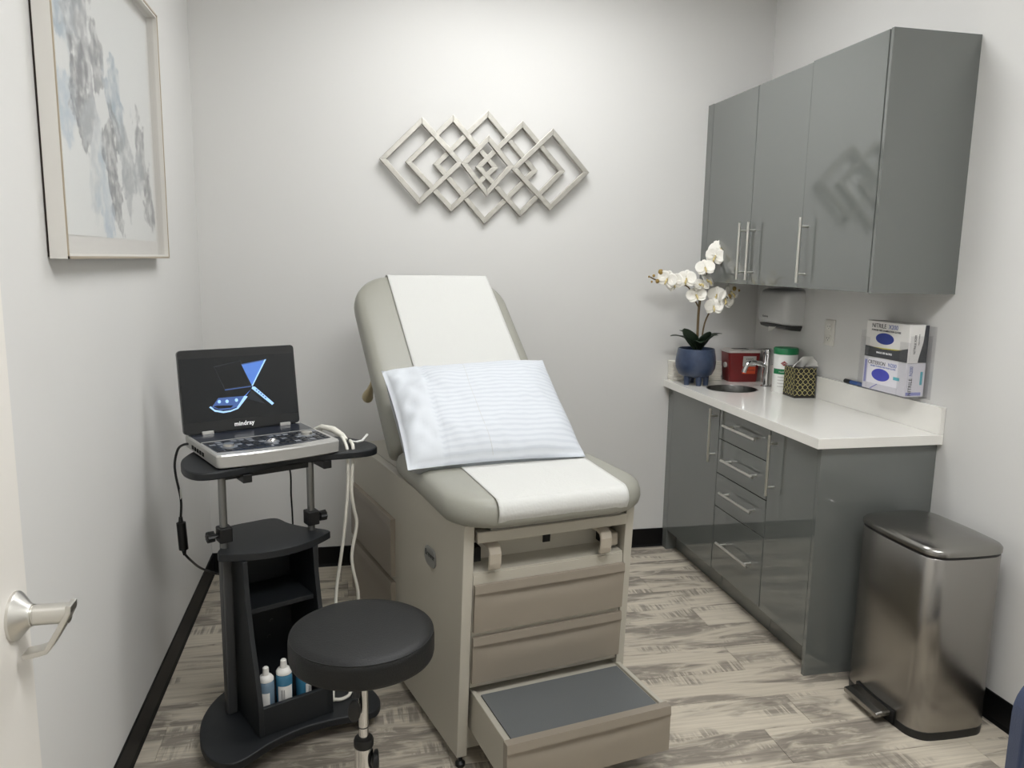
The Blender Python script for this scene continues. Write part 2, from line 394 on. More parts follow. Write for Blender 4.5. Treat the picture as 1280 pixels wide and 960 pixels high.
obj('lever', lv, 'nickel', dr, bevel=.002, label='brushed metal lever handle')

# ceiling lights (recessed troffers, out of frame, the room's only lamps)
def troffer(x, y, label, dm):
    t = thing('ceiling_light', label, 'light', (x, y, ZC), 0, 'ceiling light panels')
    obj('light_frame', MB().box(-.62, -.60, -.31, .31, -.012, .0).box(.60, .62, -.31, .31, -.012, 0).box(-.60, .60, -.31, -.29, -.012, 0).box(-.60, .60, .29, .31, -.012, 0), 'frame_white', t)
    obj('light_diffuser', MB().box(-.60, .60, -.29, .29, -.008, -.001), dm, t)
troffer(.73, 2.88, 'ceiling light panel above the head of the exam table', 'diffuser_head')
troffer(.73, .75, 'ceiling light panel above the doorway end', 'diffuser_front')

# ================================================================== PICTURE
PX = XL; PF = -.62
pt = thing('framed_picture', 'large white shadow box frame with grey and blue watercolour on left wall', 'picture', (PX+.004, 2.46, 1.907))
def PP(mb): return mb.xf(Matrix.Translation((-(PX+.004), -2.46, -1.907)))
y0, y1, z0, z1 = 1.947, 2.973, 1.503, 2.312
tk = .012
obj('backing', PP(MB().box(PX+.0005, PX+.008, y0+.004, y1-.004, z0+.004, z1-.004)), 'frame_back', pt)
obj('frame', PP(MB().box(PX+.006, PF-.002, y0, y0+tk, z0, z1).box(PX+.006, PF-.002, y1-tk, y1, z0, z1).box(PX+.006, PF-.002, y0+tk, y1-tk, z0, z0+tk).box(PX+.006, PF-.002, y0+tk, y1-tk, z1-tk, z1)), 'frame_white', pt)
obj('frame_rim', PP(MB().box(PF-.002, PF, y0, y0+tk*.6, z0, z1).box(PF-.002, PF, y1-tk*.6, y1, z0, z1).box(PF-.002, PF, y0, y1, z0, z0+tk*.5).box(PF-.002, PF, y0, y1, z1-tk*.5, z1)), 'frame_rim', pt, label='thin champagne metal front edge')
obj('mat_board', PP(MB().box(PX+.008, PX+.011, y0+tk, y1-tk, z0+tk, z1-tk)), 'frame_white', pt)
obj('print', PP(MB().box(PX+.011, PX+.0125, y0+tk+.004, y1-tk-.03, z0+tk+.045, z1-tk-.03)), 'watercolour', pt, label='abstract wash of grey and pale blue ink on white paper')
obj('glass', PP(MB().box(PX+.030, PX+.032, y0+tk, y1-tk, z0+tk, z1-tk)), 'picture_glass', pt)

# ================================================================== WALL SCULPTURE
dia = [((.145,1.968),(.342,2.162),(.536,1.966),(.329,1.766)), ((.264,1.960),(.488,2.181),(.705,1.950),(.480,1.738)), ((.395,1.956),(.653,2.211),(.900,1.944),(.642,1.686)),
       ((.594,1.950),(.818,2.171),(1.034,1.946),(.815,1.724)), ((.764,1.948),(.966,2.142),(1.153,1.944),(.961,1.757)), ((.522,1.961),(.653,2.095),(.778,1.958),(.647,1.813))]
ws = thing('wall_sculpture', 'silver wall sculpture of interlocking diamond frames on the back wall', 'wall art', (.65, YB, 1.95))
for i, (d, yo) in enumerate(zip(dia, (.030, .0215, .013, .0235, .0315, .040))):
    c = Vector((sum(p[0] for p in d)/4, sum(p[1] for p in d)/4)); mb = MB()
    outer = [Vector(p)-c for p in d]; hw = .024
    inner = [p*(1-hw*1.35/p.length) for p in outer]
    a, b = YB-yo-.012, YB-yo+.0125
    for q in range(4):
        P_ = [outer[q], outer[(q+1) % 4], inner[(q+1) % 4], inner[q]]
        mb.add([(c.x+p.x-.65, a-YB, c.y+p.y-1.95) for p in P_]+[(c.x+p.x-.65, b-YB, c.y+p.y-1.95) for p in P_], [(0,1,2,3),(7,6,5,4),(0,4,5,1),(1,5,6,2),(2,6,7,3),(3,7,4,0)])
    obj('diamond_frame', mb, 'silver_leaf', ws, bevel=.0015)

# ================================================================== CABINETS
def bar_handle(parent, p0, p1, off, st=.035):
    # p0,p1: ends of the bar in parent space, off: vector from bar back to the door face
    p0, p1, off = Vector(p0), Vector(p1), Vector(off); d = (p1-p0).normalized()
    mb = MB().cyl(p0, p1, .0058, 14)
    for q in (p0+d*st, p1-d*st): mb.cyl(q, q+off, .0045, 10)
    return obj('handle', mb, 'nickel', parent, smooth=True)
def front(name, parent, x, y0, y1, z0, z1, t=.018, g=.002):
    return obj(name, MB().box(x, x+t, y0+g, y1-g, z0+g, z1-g), 'cab', parent, bevel=.0012)
UX = 1.777
c1 = thing('wall_cabinet', 'wider grey gloss wall cabinet with two doors, nearer the corner', 'cabinet', (0, 0, 0))
obj('carcass', MB().box(UX+.02, XR, 2.862, 3.712, 1.426, 2.294), 'cab_gap_shade', c1)
obj('filler_strip', MB().box(UX+.001, XR, 3.714, YB-.001, 1.424, 2.296), 'cab', c1)
d = front('door', c1, UX, 3.276, 3.712, 1.424, 2.296); bar_handle(d, (UX-.035, 3.310, 1.446), (UX-.035, 3.310, 1.702), (.036, 0, 0))
d = front('door', c1, UX, 2.862, 3.276, 1.424, 2.296); bar_handle(d, (UX-.035, 3.229, 1.446), (UX-.035, 3.229, 1.702), (.036, 0, 0))
c2 = thing('wall_cabinet', 'narrow grey gloss wall cabinet with one door and flat end panel', 'cabinet', (0, 0, 0))
obj('carcass', MB().box(UX+.02, XR, 2.419, 2.860, 1.426, 2.294), 'cab_gap_shade', c2)
d = front('door', c2, UX-.003, 2.419, 2.861, 1.424, 2.299); bar_handle(d, (UX-.038, 2.813, 1.447), (UX-.038, 2.813, 1.702), (.036, 0, 0))
obj('end_panel', MB().box(UX-.001, XR, 2.402, 2.4175, 1.423, 2.299), 'cab', c2, bevel=.001)
BX = 1.64
b1 = thing('base_cabinet', 'grey gloss base cabinet with tall door under the sink', 'cabinet')
obj('carcass', MB().box(BX+.02, XR-.002, 3.192, YB-.002, .108, .66), 'cab_gap_shade', b1)
obj('toe_kick', MB().box(BX+.06, BX+.075, 3.192, YB-.02, 0, .108), 'cab', b1)
obj('filler_strip', MB().box(BX+.001, BX+.06, 3.717, YB-.001, 0, .877), 'cab', b1)
d = front('door', b1, BX, 3.192, 3.716, .108, .872); bar_handle(d, (BX-.035, 3.217, .616), (BX-.035, 3.217, .864), (.036, 0, 0))
b2 = thing('base_cabinet', 'grey gloss base cabinet with four stacked drawers', 'cabinet')
obj('carcass', MB().box(BX+.02, XR-.002, 2.756, 3.189, .108, .876), 'cab_gap_shade', b2)
obj('toe_kick', MB().box(BX+.06, BX+.075, 2.756, 3.189, 0, .108), 'cab', b2)
for (za, zb, hz) in ((.731, .872, .811), (.571, .731, .653), (.414, .571, .503), (.112, .414, .270)):
    d = front('drawer_front', b2, BX, 2.754, 3.190, za, zb); bar_handle(d, (BX-.035, 2.812, hz), (BX-.035, 3.091, hz), (.036, 0, 0), .03)
b3 = thing('base_cabinet', 'grey gloss base cabinet with single door and end panel beside trash can', 'cabinet')
obj('carcass', MB().box(BX+.02, XR-.002, 2.430, 2.753, .108, .876), 'cab_gap_shade', b3)
obj('toe_kick', MB().box(BX+.06, BX+.075, 2.430, 2.753, 0, .108), 'cab', b3)
d = front('door', b3, BX, 2.428, 2.752, .106, .872); bar_handle(d, (BX-.035, 2.701, .610), (BX-.035, 2.701, .856), (.036, 0, 0))
obj('end_panel', MB().box(BX-.001, XR-.002, 2.409, 2.427, 0, .876), 'cab', b3, bevel=.001)
# worktop with an oval cut-out
SC, SRX, SRY = (1.825, 3.445), .120, .112
wt = thing('worktop', 'white quartz worktop on the grey base cabinets', 'worktop')
def topring(z):
    x0, x1, y0, y1 = 1.607, XR-.001, 2.384, YB-.001; N = 64; out = []; inn = []
    angs = sorted([2*pi*i/N for i in range(N)]+[math.atan2(yy-SC[1], xx-SC[0]) % (2*pi) for xx in (x0, x1) for yy in (y0, y1)])
    for a in angs:
        c, s_ = math.cos(a), math.sin(a)
        t = min([(x1-SC[0])/c if c > 1e-9 else 1e9, (x0-SC[0])/c if c < -1e-9 else 1e9, (y1-SC[1])/s_ if s_ > 1e-9 else 1e9, (y0-SC[1])/s_ if s_ < -1e-9 else 1e9])
        out.append((SC[0]+t*c, SC[1]+t*s_, z)); inn.append((SC[0]+SRX*c, SC[1]+SRY*s_, z))
    return out, inn
o0, i0 = topring(.877); o1, i1 = topring(.914); n_ = len(o0); mb = MB(); fs = []
for i in range(n_):
    j = (i+1) % n_
    fs += [(i, j, 3*n_+j, 3*n_+i)]
mb.v = o0+i0+o1+i1; fs = []
for i in range(n_):
    j = (i+1) % n_
    fs += [(2*n_+i, 2*n_+j, 3*n_+j, 3*n_+i), (i, n_+i, n_+j, j), (i, j, 2*n_+j, 2*n_+i), (n_+i, 3*n_+i, 3*n_+j, n_+j)]
mb.f = fs
obj('slab', mb, 'quartz', wt, bevel=.0015)
obj('backsplash', MB().box(2.095, XR-.001, 2.385, YB-.002, .9142, 1.015), 'quartz', wt, bevel=.001)
sk = thing('sink', 'small oval stainless steel sink let into the worktop', 'sink', (SC[0], SC[1], .877))
obj('bowl', MB().loft([[(r*SRX*math.cos(2*pi*i/48), r*SRY*math.sin(2*pi*i/48), z) for i in range(48)] for r, z in ((1.045, .0374), (1.03, .0388), (1.0, .0385), (.985, .034), (.97, -.02), (.93, -.09), (.85, -.118), (.6, -.128), (.2, -.132), (.2, -.137), (.62, -.133), (.88, -.122), (.955, -.09), (.98, -.021), (.99, .0365))], False, False), 'sink_steel', sk, smooth=True, ang=50)
obj('drain', MB().lathe([(.024, -.137), (.024, -.128), (.016, -.127), (.012, -.131)], 24), 'chrome', sk, smooth=True)
fc = thing('faucet', 'chrome single lever faucet beside the sink', 'faucet', (2.035, 3.493, .914))
obj('column', MB().lathe([(.027, 0), (.027, .004), (.0215, .007), (.0205, .1), (.0205, .155), (.0225, .158), (.0225, .182), (.021, .186)], 28), 'chrome', fc, smooth=True)
obj('spout', MB().tube(spline([(-.01, 0, .105), (-.06, 0, .120), (-.098, 0, .120), (-.116, 0, .100), (-.126, 0, .072)], 6), .0115, 14), 'chrome', fc, smooth=True)
obj('lever', MB().prism([(.012, .186), (.012, .192), (-.06, .190), (-.145, .183), (-.145, .179), (-.06, .183)], 'y', -.009, .009), 'chrome', fc, bevel=.0015)

# ---- paper towel dispenser
pd = thing('paper_towel_dispenser', 'pale grey paper towel dispenser on the wall under the cabinets', 'dispenser', (XR, 3.465, 1.30))
def rr(y0, y1, z0, z1, r, x): return [(x, a, b) for a, b in rrect(y0, y1, z0, z1, r, 6)]
obj('cover', MB().loft([rr(-.135, .135, -.072, .098, .02, 0), rr(-.135, .135, -.072, .098, .02, -.05), rr(-.132, .132, -.070, .095, .025, -.075), rr(-.122, .122, -.062, .086, .025, -.093), rr(-.105, .105, -.05, .072, .025, -.1)]), 'dispenser', pd, smooth=True)
obj('outlet_tray', MB().loft([[(x, a, b) for a, b in ((-.130, -.072), (.130, -.072), (.115, z), (-.115, z))] for x, z in ((0, -.098), (-.05, -.094), (-.082, -.084))]), 'dispenser_dark', pd, bevel=.003)
obj('towel_end', MB().add([(-.082, -.03, -.082), (-.075, .05, -.082), (-.088, .03, -.108), (-.090, -.002, -.102)], [(0, 1, 2, 3)]), 'tissue_paper', pd, label='corner of white paper towel')
pd.children[-1].modifiers.new('t', 'SOLIDIFY').thickness = .001
text('logo', 'Kimberly', .014, 'ink', pd, basis((-.1003, .045, -.035), (0, -1, 0), (0, 0, 1)))
# ---- outlet
ol = thing('wall_outlet', 'white duplex wall outlet beside the towel dispenser', 'outlet', (XR, 3.118, 1.219))
obj('plate', MB().loft([rr(-.036, .036, -.058, .058, .004, 0), rr(-.036, .036, -.058, .058, .004, -.004), rr(-.033, .033, -.055, .055, .004, -.006)]), 'outlet_white', ol, smooth=True)
for z in (.026, -.026):
    f = obj('receptacle', MB().loft([rr(-.0165, .0165, z-.0145, z+.0145, .008, -.005), rr(-.0165, .0165, z-.0145, z+.0145, .008, -.0085)]), 'outlet_white', ol, smooth=True)
    obj('slot', MB().box(-.009, -.007, -.008, -.0055, z-.002, z+.007).box(-.009, -.007, .0055, .008, z-.002, z+.006).box(-.009, -.007, -.002, .002, z-.009, z-.005), 'dark_hole', f)
# ---- glove box holder
gh = thing('glove_box_holder', 'clear acrylic glove box holder on the right wall', 'holder', (XR, 2.62, 1.0))
g0, g1, gx = -.135, .142, -.095
obj('back_plate', MB().box(-.0045, -.001, -.152, .235, .028, .300), 'acrylic', gh)
obj('side_plate', MB().box(gx, -.005, g0-.004, g0-.0015, .032, .265), 'acrylic', gh)
obj('side_plate', MB().box(gx, -.005, g1+.0015, g1+.004, .032, .265), 'acrylic', gh)
obj('base_plate', MB().box(gx, -.005, g0-.0012, g1+.0012, .032, .0355), 'acrylic', gh)
obj('front_lip', MB().box(gx-.003, gx-.0005, g0-.004, g0+.05, .032, .24).box(gx-.003, gx-.0005, g1-.05, g1+.004, .032, .24).box(gx-.003, gx-.0005, g0+.05, g1-.05, .032, .062), 'acrylic', gh)
obj('sticker', MB().box(-.0062, -.0046, .186, .196, .215, .232), 'ink', gh)
text('sticker_text', 'K.N.', .018, 'ink', gh, basis((-.0055, .195, .185), (0, -1, 0), (0, 0, 1)))
def oval(mb, x, cy_, cz, ry, rz, t=.0006, n=32):
    return mb.prism([(cy_+ry*math.cos(2*pi*i/n), cz+rz*math.sin(2*pi*i/n)) for i in range(n)], 'x', x-t, x)
FX = XR-.090
gb = thing('glove_box', 'white and charcoal glove box, upper one in the acrylic holder', 'box', (0, 0, 0), 0, 'glove boxes in the holder')
ya, yb = 2.500, 2.745
obj('carton', MB().box(FX, XR-.008, ya, yb, 1.1625, 1.305), 'box_white', gb, bevel=.001)
obj('band', MB().prism([(ya+.0005, 1.164), (yb-.0005, 1.164), (yb-.0005, 1.206), (2.64, 1.200), (2.56, 1.203), (ya+.0005, 1.216)], 'x', FX-.0005, FX+.0002), 'box_dark', gb, label='charcoal printed band')
obj('stripe', MB().prism([(2.70, 1.2035), (2.64, 1.200), (2.57, 1.202), (2.53, 1.207), (2.57, 1.206), (2.64, 1.204)], 'x', FX-.0009, FX-.0003), 'yellow', gb)
obj('window', oval(MB(), FX-.0002, 2.633, 1.240, .052, .022), 'glove_blue', gb, label='oval opening showing blue gloves')
obj('side_print', MB().prism([(FX+.045, 1.164), (FX+.0815, 1.164), (FX+.0815, 1.3045), (FX+.066, 1.3045), (FX+.062, 1.24), (FX+.05, 1.19)], 'y', ya-.0005, ya+.0003), 'box_dark', gb)
fz = lambda y_, z_: basis((FX-.0003, y_, z_), (0, -1, 0), (0, 0, 1))
text('lettering', 'NITRILE', .024, 'ink', gb, fz(2.672, 1.287)); text('lettering', 'X200', .024, 'ink_blue', gb, fz(2.590, 1.287))
text('lettering', 'POWDER FREE EXAMINATION GLOVES', .0095, 'ink', gb, fz(2.63, 1.270), bold=.0002)
text('lettering', 'SINGLE USE GLOVES', .010, 'print_white', gb, basis((FX-.0009, 2.63, 1.184), (0, -1, 0), (0, 0, 1)))
sd = lambda x_, z_: basis((x_, ya-.0006, z_), (0, 0, 1), (-1, 0, 0))
text('lettering', 'NITRILE X200', .012, 'ink', gb, sd(FX+.028, 1.232)); text('lettering', 'Made in Thailand', .006, 'ink', gb, sd(FX+.043, 1.25))
gb2 = thing('glove_box', 'white and lavender glove box, lower one in the acrylic holder', 'box', (0, 0, 0), 0, 'glove boxes in the holder')
obj('carton', MB().box(FX, XR-.008, ya, yb, 1.036, 1.1615), 'box_lav', gb2, bevel=.001)
obj('window', oval(MB(), FX-.0002, 2.640, 1.098, .052, .024), 'glove_violet', gb2, label='oval violet-blue opening')
obj('teal_label', MB().box(FX-.0006, FX+.0002, 2.532, 2.566, 1.090, 1.102), 'teal', gb2)
obj('lilac_print', MB().box(FX-.0006, FX+.0002, 2.725, 2.738, 1.06, 1.15), 'ink_lilac', gb2)
obj('lilac_print', MB().box(FX+.006, FX+.07, ya-.0006, ya+.0002, 1.040, 1.052), 'ink_lilac', gb2)
obj('lilac_print', MB().prism([(2.70, 1.038), (2.66, 1.06), (2.652, 1.06), (2.69, 1.038)], 'x', FX-.0006, FX+.0002), 'ink_lilac', gb2)
obj('teal_label', MB().box(FX+.062, FX+.072, ya-.0006, ya+.0002, 1.08, 1.13), 'teal', gb2)
text('lettering', 'CRITERION', .021, 'ink', gb2, fz(2.668, 1.142), sx=.95); text('lettering', 'N200', .021, 'ink_blue', gb2, fz(2.577, 1.142))
text('lettering', 'NITRILE POWDER FREE EXAM GLOVES', .0085, 'ink_blue', gb2, fz(2.63, 1.129))
text('lettering', 'NITRILE', .020, 'ink', gb2, sd(FX+.022, 1.072), sx=.95); text('lettering', 'N200', .020, 'ink_blue', gb2, sd(FX+.022, 1.132), sx=.8)
# ---- marker lying on the backsplash
mk = thing('marker', 'blue marker with black cap lying on the backsplash', 'marker', (2.104, 2.86, 1.0245), R(90))
obj('barrel', MB().tube([(-.13, 0, 0), (-.02, 0, 0), (.065, 0, 0)], .0085, 14), 'marker_blue', mk, smooth=True)
obj('cap', MB().tube([(.065, 0, 0), (.067, 0, 0), (.105, 0, 0), (.11, 0, 0)], [.0085, .0092, .0092, .006], 14), 'plastic_black', mk, smooth=True)
obj('end_plug', MB().tube([(-.145, 0, 0), (-.13, 0, 0)], [.006, .0085], 14), 'plastic_black', mk, smooth=True)
# ---- sharps container
sh = thing('sharps_container', 'dark red sharps container with pale lid in the worktop corner', 'container', (1.998, 3.693, .914), R(-6))
def rz(x0, x1, y0, y1, r, z, n=5): return [(a, b, z) for a, b in rrect(x0, x1, y0, y1, r, n)]
obj('tub', MB().loft([rz(-.075, .072, -.048, .055, .012, 0), rz(-.077, .074, -.05, .057, .012, .01), rz(-.088, .082, -.057, .063, .014, .152)]), 'sharps_red', sh, smooth=True)
obj('lid', MB().loft([rz(-.091, .085, -.060, .066, .014, .152), rz(-.091, .085, -.060, .066, .014, .160), rz(-.080, .074, -.05, .056, .014, .167)]), 'sharps_lid', sh, smooth=True)
obj('lid_slot', MB().box(-.05, .03, -.02, .02, .1665, .1682), 'dispenser_dark', sh)
tilt = Matrix.Translation((0, -.0505, .01)) @ Matrix.Rotation(R(3.0), 4, 'X')
obj('label_panel', MB().box(-.012, .058, -.0022, -.0012, .072, .125).xf(tilt), 'label_grey', sh)
obj('warning_panel', MB().box(-.012, .058, -.0022, -.0012, .033, .071).xf(tilt), 'label_orange', sh)
text('lettering', 'BIOHAZARD', .011, 'ink', sh, tilt @ basis((.023, -.0024, .052), (1, 0, 0), (0, 0, 1)))
text('lettering', 'SHARPS', .012, 'ink', sh, tilt @ basis((.023, -.0024, .11), (1, 0, 0), (0, 0, 1)))
obj('side_tab', MB().cyl((-.092, -.01, .085), (-.082, -.01, .085), .014, 20), 'sharps_lid', sh, smooth=True)
# ---- wipes canister
cn = thing('wipes_canister', 'white wipes canister with green lid behind the tissue box', 'canister', (2.0365, 3.335, .914))
obj('can', MB().lathe([(.053, 0), (.055, .003), (.055, .185), (.053, .188)], 40), 'can_white', cn, smooth=True)
obj('lid', MB().lathe([(.057, .184), (.057, .209), (.053, .214), (.03, .216)], 40), 'cap_green', cn, smooth=True)
def arc(r, a0, a1, z0, z1, n=20):
    return MB().grid(lambda u, v: (r*math.cos(a0+(a1-a0)*u), r*math.sin(a0+(a1-a0)*u), z0+(z1-z0)*v), n, 1)
obj('green_band', arc(0.0555, R(175), R(330), .090, .115), 'cap_green', cn, smooth=True)
va = R(234)
obj('logo_diamond', MB().grid(lambda u, v: (0.0556*math.cos(va+(u-.5)*.6*(1-abs(2*v-1))), 0.0556*math.sin(va+(u-.5)*.6*(1-abs(2*v-1))), .142+.024*(v-.5)), 8, 8), 'ink_red', cn, smooth=True, label='red diamond logo')
pl_ = Vector((0.0562*math.cos(va), 0.0562*math.sin(va), .142)); tn = (-math.sin(va), math.cos(va), 0)
text('lettering', 'CLOROX', .0095, 'label_white', cn, basis(pl_, tn, (0, 0, 1)))
text('lettering', 'Healthcare', .010, 'label_white', cn, basis((0.0564*math.cos(va), 0.0564*math.sin(va), .102), tn, (0, 0, 1)))
for z in (.075, .06, .045, .03): obj('fine_print', arc(0.0554, va-.5, va+.5, z, z+.003), 'label_grey', cn, smooth=True)
# ---- tissue box
tb = thing('tissue_box', 'black and gold lattice tissue box with tissue sticking out', 'tissue box', (2.0405, 3.212, .914), R(-4))
h_, w2 = .138, .0495
obj('carton', MB().box(-w2, w2, -.055, .055, 0, h_), 'tissue_dark', tb, bevel=.001)
lat = MB()
def quatre(mb, o, ex, ey, ez, wd, ht, nx, nz):
    # gold lattice of interlocking ogee lines over one face, as thin raised strips
    for fam in (1, -1):
        for k in range(-nz, nx+nz+1):
            pts = []
            m = 60
            for i in range(m+1):
                t = i/m*nz; a = (k+fam*t)/nx + .10/nx*math.sin(2*pi*t)*fam; b_ = t/nz
                pts.append((a, b_))
            for (a0, b0), (a1, b1) in zip(pts, pts[1:]):
                if min(a0, a1) < 0 or max(a0, a1) > 1: continue
                A = o+ex*(a0*wd)+ey*(b0*ht); B = o+ex*(a1*wd)+ey*(b1*ht); d_ = (B-A).normalized(); s_ = d_.cross(ez)*.0010
                mb.add([A+s_, A-s_, B-s_, B+s_], [(0, 1, 2, 3)])
X_, Y_, Z_ = Vector((1, 0, 0)), Vector((0, 1, 0)), Vector((0, 0, 1))
quatre(lat, Vector((-w2, -.0556, .012)), X_, Z_, Vector((0, -1, 0)), 2*w2, h_-.012, 4, 5)
quatre(lat, Vector((-w2-.0006, -.055, .012)), Y_, Z_, Vector((-1, 0, 0)), .11, h_-.012, 4, 5)
lt = obj('lattice_print', lat, 'tissue_gold', tb, label='gold trellis pattern'); lt['kind'] = 'stuff'
def tis(u, v):
    x = (u-.5)*(.055+.08*v)+.034*v; yy = .014*math.sin(u*9+v*3)*(1-.3*v)-.014*v
    z = h_-.004+.078*v*(1-.45*abs(2*u-1)**2)*(.78+.22*math.sin(6*u+.6))
    return (x+.020*v*v*(1 if u > .45 else -.8), yy, z-.046*v*v*abs(2*u-1))
o = obj('tissue', MB().grid(tis, 24, 14), 'tissue_paper', tb, smooth=True, ang=180, label='crumpled white tissue'); o.modifiers.new('t', 'SOLIDIFY').thickness = .0012
# ---- folded towels
ts = thing('paper_towel_stack', 'stack of folded white paper towels behind the blue pot', 'paper towels', (1.78, 3.737, .914))
for i in range(8):
    j = random.uniform(-.004, .004); z = i*.0128
    lp = []
    for x in (-.152+j, .118+j):
        lp.append([(x, a, z+b) for a, b in ((-.030, .0), (-.034, .003), (-.030, .006), (-.035, .0095), (-.030, .0125), (.032, .0125), (.035, .006), (.032, 0))])
    obj('folded_towel', MB().loft(lp), 'towel_white', ts)
# ---- orchid
oc = thing('potted_orchid', 'white orchid in blue footed pot at the corner of the worktop', 'plant', (1.70, 3.60, .914))
ob = Vector((1.70, 3.60, .914))
pot = obj('pot', MB().lathe([(.02, .042), (.06, .040), (.083, .055), (.097, .085), (.1, .115), (.096, .15), (.090, .182), (.086, .183), (.084, .178), (.09, .14), (.088, .12), (.06, .115)], 44), 'pot_blue', oc, smooth=True, label='glazed speckled blue pot')
for a in (200, 265, 320, 80):
    c_, s_ = math.cos(R(a)), math.sin(R(a)); obj('foot', MB().tube([(.055*c_, .055*s_, .055), (.056*c_, .056*s_, 0)], [.017, .0125], 14), 'pot_blue', pot, smooth=True)
obj('moss', MB().lathe([(.088, .16), (.06, .168), (.02, .172)], 28), 'soil', oc, smooth=True)
def O_(p): return tuple(Vector(p)-ob)
st1 = [(1.706,3.60,1.08),(1.702,3.60,1.178),(1.703,3.60,1.311),(1.716,3.595,1.426),(1.74,3.59,1.50),(1.798,3.58,1.574),(1.876,3.57,1.604)]
st2 = [(1.699,3.6,1.302),(1.67,3.59,1.343),(1.631,3.585,1.401),(1.56,3.58,1.42),(1.472,3.58,1.431),(1.43,3.58,1.447)]
st3 = [(1.724,3.6,1.08),(1.731,3.6,1.186),(1.746,3.595,1.253),(1.779,3.585,1.311),(1.83,3.58,1.353),(1.90,3.575,1.387)]
for s_, r_ in ((st1, .0068), (st2, .0034), (st3, .0042)): obj('stem', MB().tube(spline([O_(p) for p in s_], 6), r_, 8), 'stem_brown', oc, smooth=True)
def leaf(tip, wdt, up):
    base = Vector((0.006, 0, .17)); tip = Vector(O_(tip)); d_ = tip-base; side = d_.cross(Vector((0, 0, 1))).normalized() if up < .5 else Vector((1, .25, 0)).normalized()
    def f(u, v):
        p = base+d_*v+Vector((0, 0, .035))*math.sin(pi*v)*(1-up); wv = wdt*(math.sin(pi*min(1, v*.86+.12))**.7)*(1 if v < 1 else 0)
        fold = abs(u-.5)*wv*.5
        return tuple(p+side*(u-.5)*2*wv+Vector((0, -.3, .8))*fold)
    o = obj('leaf', MB().grid(f, 6, 14), 'leaf_green', oc, smooth=True, ang=180); o.modifiers.new('t', 'SOLIDIFY').thickness = .002
for tp, wd, up in (((1.552,3.59,1.160), .032, .2), ((1.612,3.56,1.20), .044, .9), ((1.80,3.57,1.165), .032, .3), ((1.845,3.62,1.168), .024, .2), ((1.742,3.55,1.185), .036, .9), ((1.64,3.68,1.18), .026, .3), ((1.69,3.53,1.13), .03, .3)): leaf(tp, wd, up)
def petal(mb, M, L, W, cup):
    def f(u, v):
        wv = W*math.sin(pi*(v*.9+.06))**.65; x = (u-.5)*2*wv; return tuple(M @ Vector((x, v*L, cup*(v*v)*L+.18*x*x/W)))
    g = MB().grid(f, 6, 6); o_ = len(mb.v); mb.v += g.v; mb.f += [tuple(i+o_ for i in q) for q in g.f]
FM = None
def flower(p, yaw, pitch, roll, s):
    global FM
    r = bpy.data.objects.new('flower', None)
    if FM is None:
        mb = MB()
        for a, L, W, z in ((0, .036, .015, 0), (125, .034, .014, 0), (235, .034, .014, 0), (68, .038, .025, .002), (-68, .038, .025, .002)):
            petal(mb, Matrix.Translation((0, 0, z)) @ Matrix.Rotation(R(a), 4, 'Z'), L, W, .15)
        lip = MB().tube([(0, -.002, .004), (0, -.006, .012), (0, -.014, .014), (0, -.02, .010)], [.003, .004, .0035, .0015], 8).sphere((0, .003, .005), .0035, 8, 6)
        FM = (mesh_of('petals', mb, 'petal', True, 180), mesh_of('flower_lip', lip, 'petal_core', True))
    o = bpy.data.objects.new('flower', FM[0]); COL.objects.link(o); o.parent = oc
    o.location = O_(p); o.rotation_euler = (Matrix.Rotation(R(yaw), 3, 'Z') @ Matrix.Rotation(R(90-pitch), 3, 'X') @ Matrix.Rotation(R(roll), 3, 'Z')).to_euler(); o.scale = (s, s, s)
    md = o.modifiers.new('t', 'SOLIDIFY'); md.thickness = .0009
    c = bpy.data.objects.new('flower_lip', FM[1]); COL.objects.link(c); c.parent = o
fls = [((1.834,3.555,1.619),30,10,0),((1.797,3.55,1.566),-10,20,20),((1.75,3.55,1.550),-35,5,-15),((1.70,3.55,1.491),-20,25,10),((1.607,3.55,1.437),-40,10,0),((1.551,3.555,1.421),-55,5,25),((1.507,3.555,1.436),-30,0,-20),
       ((1.675,3.55,1.408),15,55,0),((1.66,3.545,1.357),-25,35,15),((1.756,3.55,1.304),-15,10,0),((1.812,3.55,1.341),10,5,-20),((1.845,3.555,1.374),25,15,10),((1.775,3.56,1.585),-30,30,30),((1.72,3.57,1.43),40,30,0),((1.78,3.57,1.36),-45,10,0)]
for p, a, b_, c_ in fls: flower(p, a, b_, c_, random.uniform(1.22, 1.42))
for p, r_ in zip([(1.479,3.57,1.472),(1.444,3.57,1.454),(1.464,3.57,1.428),(1.435,3.57,1.425),(1.422,3.575,1.449),(1.845,3.56,1.632),(1.848,3.55,1.585),(1.872,3.56,1.600),(1.866,3.56,1.396),(1.83,3.54,1.358),(1.897,3.57,1.387)], (.013,.007,.01,.005,.005,.009,.012,.009,.010,.012,.006)):
    obj('bud', MB().sphere(O_(p), r_, 10, 8, (1, 1, 1.15)), 'bud', oc, smooth=True)

